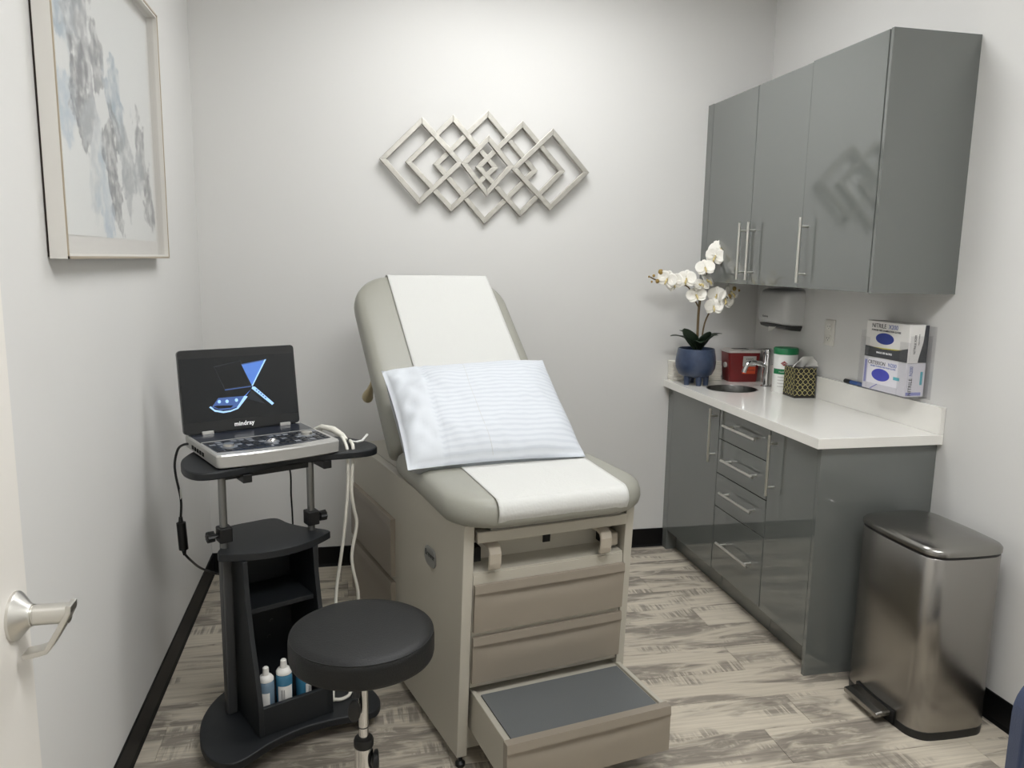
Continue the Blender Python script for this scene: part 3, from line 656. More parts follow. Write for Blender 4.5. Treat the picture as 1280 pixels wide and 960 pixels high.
# ================================================================== TRASH CAN
tc_ = thing('trash_can', 'brushed stainless steel pedal trash can against the right wall', 'trash can', (1.905, 2.165, 0))
def canloop(z, g=0):
    # bowed rectangle: front (-x) and sides gently convex
    hx, hy = .138+g, .188+g; r = max(.02, .055+.6*min(g, 0)); base = rrect(-hx, hx, -hy, hy, r, 7); out = []
    # densify and bow
    P = []
    for i, p in enumerate(base):
        q = base[(i+1) % len(base)]; m = 6 if math.dist(p, q) > .05 else 1
        for j in range(m): P.append((p[0]+(q[0]-p[0])*j/m, p[1]+(q[1]-p[1])*j/m))
    for x, yv in P: out.append((x*(1+.075*math.cos(min(1, abs(yv)/hy)*pi/2)), yv*(1+.045*math.cos(min(1, abs(x)/hx)*pi/2)), z))
    return out
obj('base_ring', MB().loft([canloop(0, .0), canloop(.028, .001), canloop(.030, -.002)]), 'plastic_black', tc_, smooth=True, ang=30)
obj('body', MB().loft([canloop(.028), canloop(.032, .001), canloop(.3), canloop(.613), canloop(.615, -.002)]), 'steel', tc_, smooth=True, ang=50)
obj('lid_seal', MB().loft([canloop(.613, -.0015), canloop(.624, -.0015)]), 'plastic_black', tc_, smooth=True)
obj('lid', MB().loft([canloop(.623, -.001), canloop(.624, .002), canloop(.637, .002), canloop(.644, -.003), canloop(.649, -.012), canloop(.655, -.035), canloop(.659, -.075)]), 'steel_lid', tc_, smooth=True, ang=60)
pdl = MB().loft([[(x, a, z+b) for a, b in rrect(-.088, .088, 0, .018, .006, 3)] for x, z in ((-.12, .032), (-.185, .030), (-.205, .026), (-.208, .026))])
obj('pedal', pdl, 'steel_lid', tc_, bevel=.002)
obj('pedal_slot', MB().box(-.152, -.13, -.098, .098, .006, .052), 'plastic_black', tc_)

# ================================================================== EXAM TABLE
TX, TY, TH = .306, 2.068, .197
et = thing('exam_table', 'grey medical exam table with raised backrest, drawers and pulled out step', 'exam table', (TX, TY, 0), TH)
W_, SL, HT, LB, SK = .557, .058, .776, 1.107, .075
def fb(z, off=0): return SL*(HT-z)+off
def panel(sign, t0, t1):
    # side panel: outer face skewed so the body widens slightly to the rear
    def P(b, z, t): a = -SK*b+t if sign < 0 else W_+SK*b-t; return (a, b, z)
    q = [(fb(.035), .035), (0, HT), (LB, HT), (LB, .035)]
    return MB().loft([[P(b, z, t0) for b, z in q], [P(b, z, t1) for b, z in q]])
obj('side_panel', panel(-1, 0, .032), 'cream', et, bevel=.0025)
obj('side_panel', panel(1, 0, .028), 'cream', et, bevel=.0025)
obj('top_panel', MB().loft([[(-SK*b+.033, b, z), (W_+SK*b-.029, b, z)][::1]+[(W_+SK*b-.029, b, z-.02), (-SK*b+.033, b, z-.02)] for b, z in ((.10, HT), (LB, HT))]), 'cream', et)
obj('back_panel', MB().box(-.06, W_+.06, LB-.02, LB-.001, .035, HT-.021), 'cream', et)
F = lambda z, o: fb(z, o)
def slanted(a0, a1, z0, z1, o0, o1):
    return MB().loft([[(a, F(z0, o0), z0), (a, F(z1, o0), z1), (a, F(z1, o1), z1), (a, F(z0, o1), z0)] for a in (a0, a1)])
obj('carcass_front', slanted(.0325, .5285, .262, .622, .003, .03), 'cream', et)
obj('ledge', MB().loft([[(a, F(.594, .006), .594), (a, F(.628, .006), .628), (a, .13, .640), (a, .13, .60)] for a in (.0325, .5285)]), 'cream', et, bevel=.001)
obj('recess_back', slanted(.0325, .5285, .628, .755, .085, .10), 'cream', et)
obj('top_rail', MB().loft([[(a, F(.720, -.006), .720), (a, F(.754, -.006), .754), (a, .06, .756), (a, .06, .722)] for a in (.040, .528)]), 'cream', et, bevel=.003)
obj('under_tray', MB().box(.075, .505, -.012, .3, .7575, .7745), 'under_grey', et, bevel=.004)
for a0, sg in ((.070, 1), (.432, -1)):
    s_ = obj('stirrup_handle', MB().loft([[(a, b+db, z+dz) for b, z in ((.07, .712), (.012, .716), (-.012, .708), (-.02, .690), (-.018, .660), (-.012, .640))] + [(a, b, z) for b, z in ((-.001, .640), (-.006, .662), (-.008, .688), (-.004, .698), (.012, .703), (.07, .699))] for a, db, dz in ((a0, 0, 0), (a0+.038, 0, 0))]), 'taupe_light', et, bevel=.004, seg=3)
for a0 in (.042, .474): obj('stirrup_socket', MB().box(a0, a0+.026, .046, .088, .648, .690), 'dark_hole', et)
obj('stirrup_tube', MB().box(.492, .522, .03, .09, .642, .684), 'taupe_light', et, bevel=.006, seg=3)
obj('outlet_socket', slanted(.288, .312, .662, .686, .080, .086), 'dark_hole', et)
def drawer_front(a0, a1, z0, z1, o0, name, parent, side=False, m='taupe', slope=True):
    lip = .026; H_ = z1-z0
    def f(u, v):
        a = a0+(a1-a0)*u; z = z1-H_*v; d = v*H_
        e = min(1, u/.10, (1-u)/.10); bow = math.sin(pi*min(1, max(0, u)))**.5 if 0 < u < 1 else 0
        out = -.016
        if d > lip: out = -.016+.010*math.exp(-((d-lip-.003)/.030)**2)*bow-.003*math.exp(-(d-lip)/.004)*(1-bow)
        if d <= lip: out = -.016-.003*(d/lip)
        return (a, (F(z, o0) if slope else o0)+out, z)
    mb = MB(); nu, nv = 28, 30; vs = [0, .004/H_, lip*.5/H_, (lip-.001)/H_, (lip+.0008)/H_]+[lip/H_+(1-lip/H_)*(i/22) for i in range(1, 23)]
    W1 = nu+1
    vv = [f(i/nu, v) for v in vs for i in range(W1)]; fs = [(j*W1+i, j*W1+i+1, (j+1)*W1+i+1, (j+1)*W1+i) for j in range(len(vs)-1) for i in range(nu)]
    bk = [(a0+(a1-a0)*i/nu, (F(z, o0) if slope else o0)+.010, z) for z in (z1, z0) for i in range(W1)]; o_ = len(vv); nl = len(vs)-1
    vv += bk
    fs += [(i, o_+i, o_+i+1, i+1) for i in range(nu)]+[(nl*W1+i, nl*W1+i+1, o_+W1+i+1, o_+W1+i) for i in range(nu)]
    fs += [(o_+i, o_+W1+i, o_+W1+i+1, o_+i+1) for i in range(nu)]
    fs += [tuple([j*W1 for j in range(len(vs))]+[o_+W1, o_]), tuple([j*W1+nu for j in range(len(vs))]+[o_+W1+nu, o_+nu])[::-1]]
    mb.add(vv, fs)
    return mb
obj('drawer', drawer_front(.035, .531, .445, .592, .006, '', et), 'taupe', et, smooth=True, ang=30, label='taupe drawer front with scooped pull')
obj('drawer', drawer_front(.034, .532, .280, .428, .006, '', et), 'taupe', et, smooth=True, ang=30, label='taupe drawer front with scooped pull')
obj('toe_panel', slanted(.0325, .5285, .040, .125, .030, .05), 'cream', et)
stp = obj('step_drawer', MB().box(.040, .054, -.232, .5, .115, .246).box(.532, .546, -.232, .5, .115, .246).box(.054, .532, -.232, .5, .115, .238), 'cream', et, bevel=.002, label='pulled out foot step')
obj('step_pad', MB().box(.062, .524, -.222, .015, .2375, .2435), 'step_mat', stp, label='dark grey ribbed rubber step mat')
g = drawer_front(.034, .548, .113, .252, -.236, '', et, slope=False)
obj('step_front', g, 'taupe', stp, smooth=True, ang=30)
for a, b in ((.012, .055), (W_-.012, .055), (-.055, LB-.04), (W_+.055, LB-.04)):
    obj('levelling_foot', MB().lathe([(.013, 0), (.015, .004), (.015, .012), (.007, .018), (.006, .036)], 18, (a, b, 0)), 'plastic_black', et, smooth=True)
# side drawers (left face)
for z0, z1 in ((.400, .612), (.165, .378)):
    mb = drawer_front(0, .505, z0, z1, 0, '', et, slope=False)
    ang = math.atan(SK); M_ = Matrix.Translation((-SK*1.098-.001, 1.098, 0)) @ Matrix.Rotation(-pi/2+ang, 4, 'Z')
    obj('side_drawer', mb.xf(M_), 'taupe', et, smooth=True, ang=30)
mb = MB().prism(rrect(-.046, .046, -.031, .031, .027, 8), 'z', 0, .004)
bm_ = basis((-SK*.254-.0005, .254, .597), (SK, -1, 0), (0, 0, 1))
bdg = obj('badge', mb.xf(bm_), 'badge_metal', et, bevel=.001, label='small silver maker badge')
text('badge_lettering', 'Brewer', .026, 'badge_ink', bdg, bm_ @ Matrix.Translation((0, .006, .0042)), bold=.0004)
# cushions
def cushion(a0, a1, b0, b1, radii, layers, fn):
    lp = []
    for ins, z in layers:
        rr_ = [max(.004, r-ins*.6) for r in radii]
        lp.append([fn(a, b, z) for a, b in rrect(a0+ins, a1-ins, b0+ins, b1-ins, rr_, 10)])
    return MB().loft(lp)
LAY = lambda t: [(.035, 0), (.014, .004), (.004, .016), (0, .034), (.001, t-.036), (.007, t-.018), (.018, t-.007), (.036, t-.0015), (.07, t)]
obj('seat_cushion', cushion(-.048, .596, -.075, .588, (.15, .15, .03, .03), LAY(.086), lambda a, b, z: (a+(-.02*b if a < .28 else .02*b)*0, b, HT+.0015+z)), 'vinyl_grey', et, smooth=True, ang=60)
ca, sa = math.cos(R(40)), math.sin(R(40)); HB, HZ = .580, .861
def BK(a, s_, t): return (a, HB+ca*s_-sa*t, HZ+sa*s_+ca*t)
obj('backrest_cushion', cushion(-.052, .606, .012, .925, (.03, .03, .17, .17), LAY(.100), lambda a, s_, t: BK(a, s_, t-.100)), 'vinyl_grey', et, smooth=True, ang=60)
obj('backrest_plate', MB().loft([[BK(a, s_, t) for s_, t in ((.03, -.115), (.80, -.115), (.80, -.1005), (.03, -.1005))] for a in (.05, .50)]), 'under_grey', et)
obj('backrest_strut', MB().tube([(.16, .80, HT-.01), BK(.16, .5, -.112)], .014, 12).tube([(.40, .80, HT-.01), BK(.40, .5, -.112)], .014, 12), 'grey_post', et, smooth=True)
obj('release_knob', MB().tube(spline([(0.03, 1.184, 1.032), (0.02, 1.2, 1.007), (0.012, 1.196, 0.988), (0.008, 1.209, 0.965), (0.005, 1.227, 0.945), (0.005, 1.235, 0.93), (0.005, 1.243, 0.919)], 4), [.008]*4+[.009]*4+[.011, .012, .013, .014, .016, .018, .020, .021, .0225, .0235, .024, .0235, .0225, .0205, .018, .014, .008], 16), 'tan_plastic', et, smooth=True, ang=80, label='tan backrest release knob')

# ---- exam paper
ep = thing('exam_paper', 'strip of white crinkled paper covering the exam table', 'paper', (TX, TY, 0), TH)
prof = [(-.070, .800), (-.081, .825), (-.076, .848), (-.058, .8615), (-.02, .8655), (.2, .866), (.50, .866), (.575, .8685)]
p2 = [BK(0, s_, .0045)[1:] for s_ in (.03, .2, .4, .6, .8, .88)] + [BK(0, s_, t)[1:] for s_, t in ((.905, 0.002), (.922, -.012), (.929, -.03), (.931, -.07), (.930, -.16))]
sp_ = spline([(b, z, 0) for b, z in prof], 6)[:-1]+spline([(b, z, 0) for b, z in p2], 6)
n2 = len(sp_)-1
def pap(u, v):
    i = min(n2, int(round(v*n2))); b, z, _ = sp_[i]
    q_ = min(1, max(0, b+.08)/.6); a = (.072+.030*q_)+(.412+.036*q_)*u
    nz = .0016*noise.noise(Vector((a*22, b*14, z*14)))
    return (a+.002*math.sin(v*40)*0, b-.3*nz-.001, z+abs(nz))
o = obj('paper_sheet', MB().grid(pap, 40, n2), 'paper', ep, smooth=True, ang=180); md = o.modifiers.new('t', 'SOLIDIFY'); md.thickness = .0006
# ---- pillow
pw = thing('pillow', 'white pillow in a pale striped disposable case leaning on the backrest', 'pillow', (TX, TY, 0), TH)
BL, BR, TR, TL = Vector((-.085, .280, .874)), Vector((.520, .255, .872)), Vector((.590, .755, 1.133)), Vector((-.055, .735, 1.118))
nrm = (BR-BL).cross(TL-BL).normalized()
def pil(u, v, top):
    p = BL*(1-u)*(1-v)+BR*u*(1-v)+TR*u*v+TL*(1-u)*v
    ex = (max(0, 1-abs(2*u-1)**(5 if u < .5 else 3.2))**.5)*(max(0, 1-abs(2*v-1)**2.8)**.55)
    # edges pull in between the corners
    ed = (1-abs(2*u-1)**2); cen = (BL+BR+TR+TL)/4
    p = p+(cen-p)*(.045*(1-abs(2*u-1)**2)*abs(2*v-1)**4+.03*(1-abs(2*v-1)**2)*abs(2*u-1)**4)
    lf = max(0, 1-u/.3); wr = .012*noise.noise(Vector((u*5, v*4, 3)))+.005*noise.noise(Vector((u*16+v*6, v*11, 7)))+lf*(.016*noise.noise(Vector((u*11+v*5, v*7-u*9, 1)))-.010*abs(noise.noise(Vector((u*14-v*9, v*12+u*8, 5)))))-.006*math.exp(-((u-.2)/.012)**2)
    h = (.075*ex+wr*min(1, ex*1.5)) if top else -.138*ex
    return tuple(p+nrm*h)
mb = MB().grid(lambda u, v: pil(u, v, True), 60, 40); uva = mb.uv; mb.grid(lambda u, v: pil(u, v, False), 60, 40); mb.uv = uva+uva
me_ = obj('pillow_case', mb, 'pillow_cover', pw, smooth=True, ang=120)
wd_ = me_.modifiers.new('w', 'WELD'); wd_.merge_threshold = .0004
obj('case_seam', MB().tube([pil(.46-.03*math.sin(v*pi), v, True) for v in [i/60 for i in range(1, 60)]], .0006, 6), 'label_grey', pw, smooth=True)

# ================================================================== CART
KX, KY, KA = -.287, 2.262, R(25.7)
kt = thing('ultrasound_cart', 'black rolling laptop cart with open cabinet and two posts', 'cart', (KX, KY, 0), KA)
half = [(-.20, -.072), (-.248, -.058), (-.276, .0), (-.272, .10), (-.225, .225), (-.13, .325), (0, .36)]
ol_ = [(p[0]+.125, p[1], 0) for p in half]+[(.125-p[0], p[1], 0) for p in half[:-1][::-1]]+[(.125+q, v, 0) for q, v in ((.10, -.038), (0, -.025), (-.10, -.038))]
outl = [(p[0], p[1]) for p in spline(ol_, 8, True)]
def plate(outline, z0, z1, r=.004):
    c = (sum(p[0] for p in outline)/len(outline), sum(p[1] for p in outline)/len(outline))
    return MB().prism(outline, 'z', z0, z1)
obj('base_plate', plate(outl, .045, .070), 'laminate_black', kt, bevel=.004)
for a, b in ((-.085, .0), (.335, .0), (.0, .27), (.25, .27)):
    w_ = obj('caster', MB().cyl((a-.011, b, .0235), (a+.011, b, .0235), .0235, 20), 'rubber', kt, smooth=True)
    obj('caster_fork', MB().box(a-.015, a-.0115, b-.012, b+.012, .018, .044).box(a+.0115, a+.015, b-.012, b+.012, .018, .044).box(a-.015, a+.015, b-.012, b+.012, .040, .0448), 'plastic_black', w_)
sp2 = [(0, .0702), (0, .168), (.008, .20), (.028, .276), (.055, .36), (.075, .44), (.09, .52), (.098, .5985), (.32, .5985), (.32, .0702)]
obj('side_panel', MB().prism(sp2, 'x', 0, .015), 'laminate_black', kt, bevel=.001)
obj('side_panel', MB().prism(sp2, 'x', .225, .24), 'laminate_black', kt, bevel=.001)
obj('back_panel', MB().box(.0152, .2248, .300, .312, .0702, .598), 'laminate_black', kt)
obj('bin_front', MB().box(.0152, .2248, .001, .016, .0702, .160), 'laminate_black', kt, bevel=.001)
obj('bin_floor', MB().box(.0152, .2248, .0165, .2995, .0702, .080), 'laminate_black', kt)
obj('shelf', MB().box(.0152, .2248, .100, .2995, .425, .440), 'laminate_black', kt, bevel=.001)
for u_, z in ((.145, .36), (.155, .29), (.145, .235)): obj('grommet', MB().lathe([(.006, 0), (.006, .004), (.003, .005)], 12).xf(Matrix.Translation((u_, .2998, z)) @ Matrix.Rotation(R(90), 4, 'X')), 'key_dark', kt, smooth=True)
ms = [(-.045, .135), (-.055, .150), (-.046, .178), (-.005, .235), (.025, .30), (.045, .375), (.125, .385), (.205, .375), (.225, .30), (.255, .235), (.296, .178), (.305, .150), (.295, .135), (.21, .092), (.125, .078), (.04, .092)]
obj('middle_shelf', plate([(p[0], p[1]) for p in spline([(a, b, 0) for a, b in ms], 6, True)], .599, .622), 'laminate_black', kt, bevel=.004)
for s_, a in ((-1, -.022), (1, .262)):
    ps = obj('post', MB().box(a-.016, a+.016, .176, .212, .0702, .598), 'grey_post', kt, bevel=.005, seg=3)
    a2 = a if s_ < 0 else a-.004
    obj('post_tube', MB().cyl((a, .194, .5985), (a, .194, .854), .0118, 20), 'post_tube', kt, smooth=True)
    cl = obj('clamp', MB().box(a-.019, a+.021, .172, .216, .642, .690), 'plastic_black', kt, bevel=.004)
    kn = obj('knob', MB().loft([[(a+s_*x, .194+r*(1+.10*math.cos(8*t))*math.cos(t), .664+r*(1+.10*math.cos(8*t))*math.sin(t)) for t in [2*pi*i/48 for i in range(48)]] for x, r in ((.019, .007), (.030, .007), (.030, .016), (.050, .017), (.053, .012))]), 'plastic_black', kt, smooth=True, ang=45)
tr = [(-.085, .150), (-.112, .175), (-.122, .23), (-.112, .30), (-.085, .37), (-.02, .45), (.08, .49), (.19, .50), (.30, .485), (.40, .43), (.47, .345), (.500, .26), (.503, .20), (.485, .155), (.44, .140), (.36, .155), (.28, .178), (.19, .184), (.10, .168), (.02, .150), (-.04, .142)]
obj('tray', plate([(p[0], p[1]) for p in spline([(a, b, 0) for a, b in tr], 6, True)], .855, .880), 'laminate_black', kt, bevel=.005)
obj('tray_bracket', MB().box(.030, .058, .152, .42, .828, .8548), 'plastic_black', kt, bevel=.002)
obj('tray_bracket', MB().box(.300, .328, .170, .42, .828, .8548), 'plastic_black', kt, bevel=.002)
obj('cross_bar', MB().box(-.02, .262, .186, .202, .838, .8548), 'plastic_black', kt)

# ---- ultrasound laptop
lp = thing('ultrasound_laptop', 'portable ultrasound laptop with dark screen open on the cart', 'laptop', (KX, KY, 0), KA)
def lo(ins, z): return [(p[0], p[1], z) for p in rrect(-.045+ins, .352-ins, .155+ins, .500-ins, [.012]*4, 5)]
# front edge bows forward
def bow(l_): return [(x, yv-(.018*(1-((x-.1535)/.2)**2) if yv < .2 else 0), z) for x, yv, z in l_]
def dens(ins, z):
    P = lo(ins, z); out = []
    for i, p in enumerate(P):
        q = P[(i+1) % len(P)]; m = 14 if math.dist(p, q) > .2 else 1
        for j in range(m): out.append(tuple(p[k]+(q[k]-p[k])*j/m for k in range(3)))
    return bow(out)
obj('base', MB().loft([dens(.012, .8805), dens(.001, .886), dens(0, .92), dens(.003, .925)]), 'silver_plastic', lp, smooth=True, ang=30, label='silver grey base')
def quad(x0, x1, y0, y1, z0, z1): return MB().box(x0, x1, y0, y1, z0, z1)
obj('hinge_deck', quad(-.038, .345, .345, .470, .9245, .9262), 'panel_navy', lp)
ctl = obj('control_panel', MB().prism([(-.032, .195), (.06, .178), (.1535, .172), (.247, .178), (.338, .195), (.340, .338), (-.034, .338)], 'z', .9245, .9265), 'panel_navy', lp, bevel=.001, label='dark blue key panel')
obj('trim_line', quad(-.036, .343, .3395, .3445, .9245, .9275), 'silver_plastic', lp)
for (u_, v_, r_, m_) in ((.02, .245, .017, 'nickel'), (.1535, .238, .0165, 'chrome'), (.285, .27, .019, 'nickel')):
    k_ = obj('dial_ring', MB().lathe([(r_*1.5, 0), (r_*1.45, .003), (r_*1.05, .003)], 28, (u_, v_, .9262)), 'key_grey', ctl, smooth=True)
    obj('trackball' if abs(u_-.1535) < .01 else 'dial', MB().sphere((u_, v_, .929), r_, 20, 12, (1, 1, .7)) if abs(u_-.1535) < .01 else MB().lathe([(r_, 0), (r_*.95, .009), (r_*.7, .010)], 24, (u_, v_, .9285)), m_, ctl, smooth=True)
rk = random.Random(3)
for j in range(5):
    for i in range(15):
        u_ = -.018+i*.0245; v_ = .205+j*.027
        if any((u_-a)**2+(v_-b)**2 < .031**2 for a, b in ((.02, .245), (.1535, .238), (.285, .27))): continue
        obj('key', quad(u_-.009, u_+.009, v_-.0085, v_+.0085, .9266, .9285), 'key_dark' if rk.random() < .8 else 'key_grey', ctl, bevel=.0012, seg=1)
for i in range(5): obj('port', quad(-.0465, -.044, .40-i*.028, .416-i*.028, .894, .906), 'dark_hole', lp)
# lid: plane from (v=.462,z=.928) to (v=.505,z=1.205)
sv0, sz0, sv1, sz1 = .462, .930, .505, 1.205
up = Vector((0, sv1-sv0, sz1-sz0)); HS = up.length; up.normalize(); ex = Vector((1, 0, 0)); WS = .396
SM = basis((-.0555, sv0, sz0), ex, up)      # local x across, y up the lid, z towards the viewer
lid = obj('lid', MB().prism(rrect(0, WS, 0, HS, .012, 5), 'z', -.018, 0).xf(SM), 'screen_bezel', lp, bevel=.002, label='black screen lid')
def st(p): return (p[0]*WS, p[1]*HS)
obj('screen', MB().prism([st(p) for p in ((.012, .135), (.988, .130), (.985, .895), (.012, .895))], 'z', 0, .0006).xf(SM), 'screen_glass', lid, label='dark display showing a blue product picture')
sh_ = [('scr_ghost', [(.285,.788),(.515,.842),(.586,.526),(.36,.50)], .0010), ('screen_glass', [(.290,.780),(.512,.834),(.578,.530),(.363,.508)], .0012), ('scr_ghost', [(.581,.457),(.701,.279),(.548,.362)], .0010),
       ('scr_mid', [(.36,.50),(.586,.519),(.585,.508),(.361,.489)], .0014), ('scr_blue', [(.518,.796),(.741,.838),(.596,.517)], .0014), ('scr_mid', [(.518,.796),(.741,.838),(.736,.825),(.522,.784)], .0016), ('scr_pale', [(.724,.831),(.741,.838),(.602,.517),(.591,.517)], .0017),
       ('scr_pale', [(.598,.509),(.618,.507),(.777,.277),(.758,.256),(.590,.486)], .0015), ('scr_blue', [(.575,.466),(.592,.49),(.535,.40),(.524,.405)], .0014),
       ('scr_mid', [(.240,.302),(.300,.405),(.534,.402),(.455,.275),(.39,.255),(.31,.255)], .0015), ('scr_pale', [(.218,.302),(.232,.315),(.262,.268),(.331,.240),(.394,.243),(.46,.270),(.46,.252),(.394,.224),(.331,.218),(.261,.245)], .0016),
       ('scr_pale', [(.46,.252),(.448,.269),(.521,.404),(.55,.392)], .0017), ('screen_glass', [(.254,.309),(.285,.315),(.42,.300),(.397,.273),(.293,.276)], .0018)]
for m_, P_, z in sh_: obj('screen_graphic', MB().prism([st(p) for p in P_], 'z', z-.0002, z).xf(SM), m_, lid)
for cx_, cy_ in ((.305, .36), (.37, .355), (.45, .36)): obj('screen_graphic', MB().prism([(cx_*WS+.0055*math.cos(a*pi/8), cy_*HS+.006*math.sin(a*pi/8)) for a in range(16)], 'z', .0016, .0018).xf(SM), 'scr_pale', lid)
for i in range(5): obj('screen_graphic', MB().prism([st(p) for p in ((.632+i*.018, .475-i*.026), (.641+i*.018, .462-i*.026), (.633+i*.018, .45-i*.026), (.624+i*.018, .463-i*.026))], 'z', .0016, .0018).xf(SM), 'scr_mid', lid)
text('lid_lettering', 'mindray', .021, 'print_white', lid, SM @ Matrix.Translation((.502*WS, .068*HS, .0006)), bold=.0004)
for a in (.19, .86): obj('hinge', MB().box(a*WS-.019, a*WS+.019, -.006, .006, -.004, .006).xf(SM), 'silver_plastic', lp, bevel=.002)
obj('hinge_barrel', MB().cyl((-.04, sv0+.01, .928), (.325, sv0+.01, .928), .0075, 14), 'screen_bezel', lp, smooth=True)

# ---- cables
pc = thing('power_cable', 'black power cable with inline adapter hanging from the laptop', 'cable')
obj('cord', MB().tube(spline([(-.520, 2.655, .902), (-.548, 2.68, .893), (-.569, 2.70, .873), (-.585, 2.72, .824), (-.584, 2.72, .777), (-.572, 2.72, .692), (-.576, 2.72, .625)], 8), .0042, 8), 'plastic_black', pc, smooth=True)
obj('adapter', MB().tube([(-.576, 2.72, .632), (-.576, 2.72, .615), (-.5755, 2.72, .612), (-.571, 2.72, .516), (-.5705, 2.72, .513), (-.569, 2.72, .495)], [.006, .008, .0155, .0155, .008, .005], 14), 'plastic_black', pc, smooth=True)
obj('cord', MB().tube(spline([(-.570, 2.72, .500), (-.557, 2.74, .47), (-.556, 2.90, .375), (-.53, 3.0, .312), (-.48, 3.02, .27), (-.45, 3.05, .10), (-.44, 3.08, .004), (-.40, 3.2, .0045), (-.42, 3.45, .0045), (-.5, 3.6, .0045)], 8), .0042, 8), 'plastic_black', pc, smooth=True)
obj('wire_tag', MB().box(-.570, -.5685, 2.700, 2.722, .70, .735), 'label_white', pc, label='white tag on the cord')
bc = thing('thin_cable', 'thin black cable hanging behind the cart', 'cable')
obj('cord', MB().tube(spline([(-.334, 2.797, .902), (-.332, 2.832, .893), (-.285, 2.885, .845), (-.229, 2.90, .748), (-.224, 2.90, .634), (-.221, 2.90, .534), (-.22, 2.93, .25), (-.21, 3.0, .006), (-.18, 3.2, .0035), (-.2, 3.55, .0035)], 8), .0032, 8), 'plastic_black', bc, smooth=True)
pb = thing('probe_cable', 'white ultrasound probe cable looping down the side of the cart', 'cable', (KX, KY, 0), KA)
obj('cord', MB().tube(spline([(.36, .33, .906), (.375, .34, .93), (.388, .30, .928), (.398, .25, .915), (.392, .195, .892), (.390, .182, .86), (.390, .18, .77), (.382, .19, .63), (.371, .2, .517), (.347, .2, .364), (.315, .14, .20), (.262, .05, .098), (.268, .045, .082), (.300, .045, .0755), (.329, .06, .082), (.36, .12, .12), (.405, .19, .24), (.431, .2, .342), (.412, .2, .45), (.410, .2, .509), (.429, .2, .606), (.415, .19, .666), (.402, .18, .74), (.407, .175, .85), (.412, .185, .889), (.42, .22, .897), (.44, .26, .887)], 8), .0058, 10), 'cable_white', pb, smooth=True)
obj('connector', MB().tube([(.352, .36, .922), (.365, .33, .935), (.388, .285, .930), (.402, .245, .915), (.408, .225, .903)], [.005, .008, .0115, .010, .006], 14), 'cable_white', pb, smooth=True)
obj('velcro_strap', MB().loft([[(u_, v_-.007, z), (u_, v_+.007, z), (u_, v_+.007, z+.003), (u_, v_-.007, z+.003)] for u_, v_, z in ((.417, .21, .8995), (.44, .215, .892), (.47, .23, .890), (.49, .245, .8985), (.50, .25, .904))]), 'label_white', pb)
# ---- bottles in the bin
def bottle(u_, v_, h, r, m, label, tl=0):
    t = thing('gel_bottle', label, 'bottle', tuple(Matrix.Translation((KX, KY, 0)) @ Matrix.Rotation(KA, 4, 'Z') @ Vector((u_, v_, .0802))), KA, 'gel bottles in the cart bin')
    obj('bottle_body', MB().lathe([(r*.92, 0), (r, .004), (r, h*.70), (r*.93, h*.75), (r*.6, h*.79)], 28), m, t, smooth=True)
    obj('cap', MB().lathe([(r*.95, h*.765), (r*.95, h*.80), (r*.72, h*.845), (r*.42, h*.86), (r*.36, h*.985), (r*.25, h)], 24), 'cap_white', t, smooth=True)
    a0 = R(285-tl-25.7)
    obj('label_wrap', MB().grid(lambda q, v: (1.012*r*math.cos(a0+(q-.5)*1.9), 1.012*r*math.sin(a0+(q-.5)*1.9), h*(.12+.46*v)), 14, 1), 'label_white', t, smooth=True)
    for k in range(7):
        aa = a0-.55+k*.06*(1+.3*(k % 2)); obj('barcode_line', MB().grid(lambda q, v: (1.02*r*math.cos(aa+q*.03), 1.02*r*math.sin(aa+q*.03), h*(.2+.32*v)), 1, 1), 'ink', t)
bottle(.046, .060, .182, .0245, 'bottle_pale', 'translucent pale gel bottle nearest the cart side panel', 40)
bottle(.103, .060, .190, .0255, 'bottle_blue', 'blue gel bottle with barcode label in middle of cart bin')
bottle(.172, .075, .150, .0245, 'bottle_blue', 'blue bottle partly hidden behind the stool seat', -60)

# ================================================================== STOOL
sx_, sy_ = .018, 1.827
so = thing('rolling_stool', 'round black padded stool on chrome gas post', 'stool', (sx_, sy_, 0))
obj('seat', MB().lathe([(.13, .545), (.168, .546), (.1755, .551), (.1775, .560), (.1775, .596), (.176, .606), (.172, .6105), (.1735, .6115), (.168, .6155), (.15, .6185), (.09, .621), (.03, .622)], 72), 'leather_black', so, smooth=True, ang=50)
obj('piping', MB().tube([(.1738*math.cos(2*pi*i/72), .1738*math.sin(2*pi*i/72), .6098) for i in range(73)], .0018, 6), 'leather_black', so, smooth=True)
obj('seat_plate', MB().box(-.065, .065, -.065, .065, .535, .545), 'plastic_black', so, bevel=.004)
obj('gas_rod', MB().cyl((0, 0, .30), (0, 0, .535), .0125, 24), 'chrome', so, smooth=True)
obj('rod_ring', MB().lathe([(.0130, .352), (.0130, .3545)], 24), 'plastic_black', so, smooth=True)
obj('collar', MB().lathe([(.0235, .299), (.025, .302), (.025, .316), (.0225, .322), (.014, .324)], 28), 'plastic_black', so, smooth=True)
obj('sleeve', MB().lathe([(.0232, .075), (.0232, .299)], 28), 'chrome', so, smooth=True)
obj('height_lever', MB().tube([(-.012, -.005, .535), (-.014, -.012, .47), (-.018, -.02, .445)], [.006, .007, .010], 10), 'plastic_black', so, smooth=True)
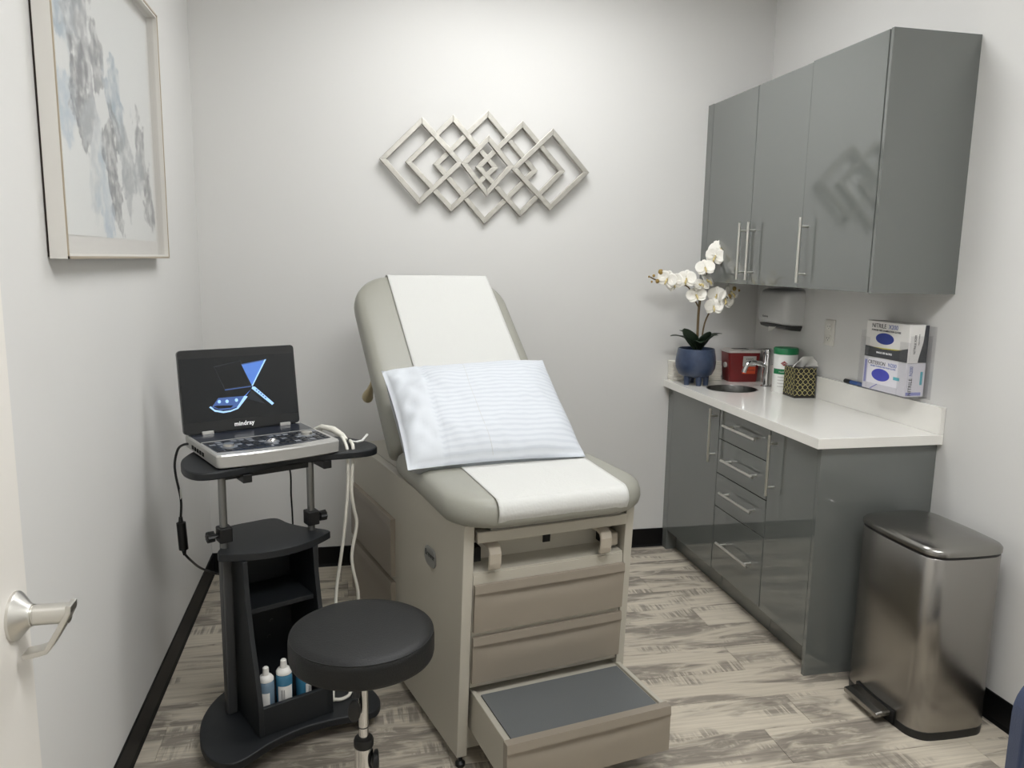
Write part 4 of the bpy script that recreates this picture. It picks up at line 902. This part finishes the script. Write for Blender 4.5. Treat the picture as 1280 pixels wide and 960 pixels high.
obj('lever_paddle', MB().sphere((-.022, -.026, .412), .026, 14, 10, (.62, .4, 1.15)), 'plastic_black', so, smooth=True)
obj('side_knob', MB().tube([(.020, -.006, .262), (.026, -.008, .262), (.034, -.008, .262), (.037, -.008, .262)], [.012, .026, .026, .018], 18), 'plastic_black', so, smooth=True)
for i in range(5):
    a = R(54+72*i); c_, s_ = math.cos(a), math.sin(a)
    lg = obj('leg', MB().tube([(.015*c_, .015*s_, .090), (.13*c_, .13*s_, .082), (.24*c_, .24*s_, .064)], [.017, .015, .011], 12), 'chrome', so, smooth=True)
    obj('caster', MB().cyl((.232*c_-.011*s_, .232*s_+.011*c_, .024), (.232*c_+.011*s_, .232*s_-.011*c_, .024), .024, 18).cyl((.232*c_, .232*s_, .024), (.232*c_, .232*s_, .062), .007, 10), 'rubber', lg, smooth=True)
obj('hub', MB().lathe([(.03, .066), (.036, .074), (.036, .094), (.027, .104)], 24), 'chrome', so, smooth=True)

# ================================================================== GUEST CHAIR (only its corner shows)
gc = thing('guest_chair', 'navy blue guest chair at the right edge beside trash can', 'chair', (1.540, 1.163, 0), R(-6))
bw = .26
outr = rrect(-bw, bw, .36, .735, [.03, .03, .09, .09], 8); inr = rrect(-bw+.028, bw-.028, .40, .704, [.02, .02, .062, .062], 8)
obj('back_frame', MB().loft([[(x, .0, z) for x, z in outr], [(x, -.035, z) for x, z in outr], [(x, -.035, z) for x, z in inr], [(x, 0, z) for x, z in inr], [(x, 0, z) for x, z in outr]], False, False), 'chair_navy', gc, bevel=.006, seg=3, label='navy padded frame of the backrest')
obj('back_panel', MB().loft([[(x, -.012, z) for x, z in inr], [(x, -.024, z) for x, z in inr]]), 'chair_grey', gc, label='light grey backrest panel')
obj('seat', MB().loft([rz(-.24, .24, -.46, -.01, .05, z) for z in (.40, .405, .445, .455)]), 'chair_navy', gc, bevel=.008, seg=3)
for a, b in ((-.22, -.43), (.22, -.43), (-.22, -.02), (.22, -.02)): obj('leg', MB().cyl((a, b, 0), (a*.97, b, .40), .0125, 14), 'chair_metal', gc, smooth=True)
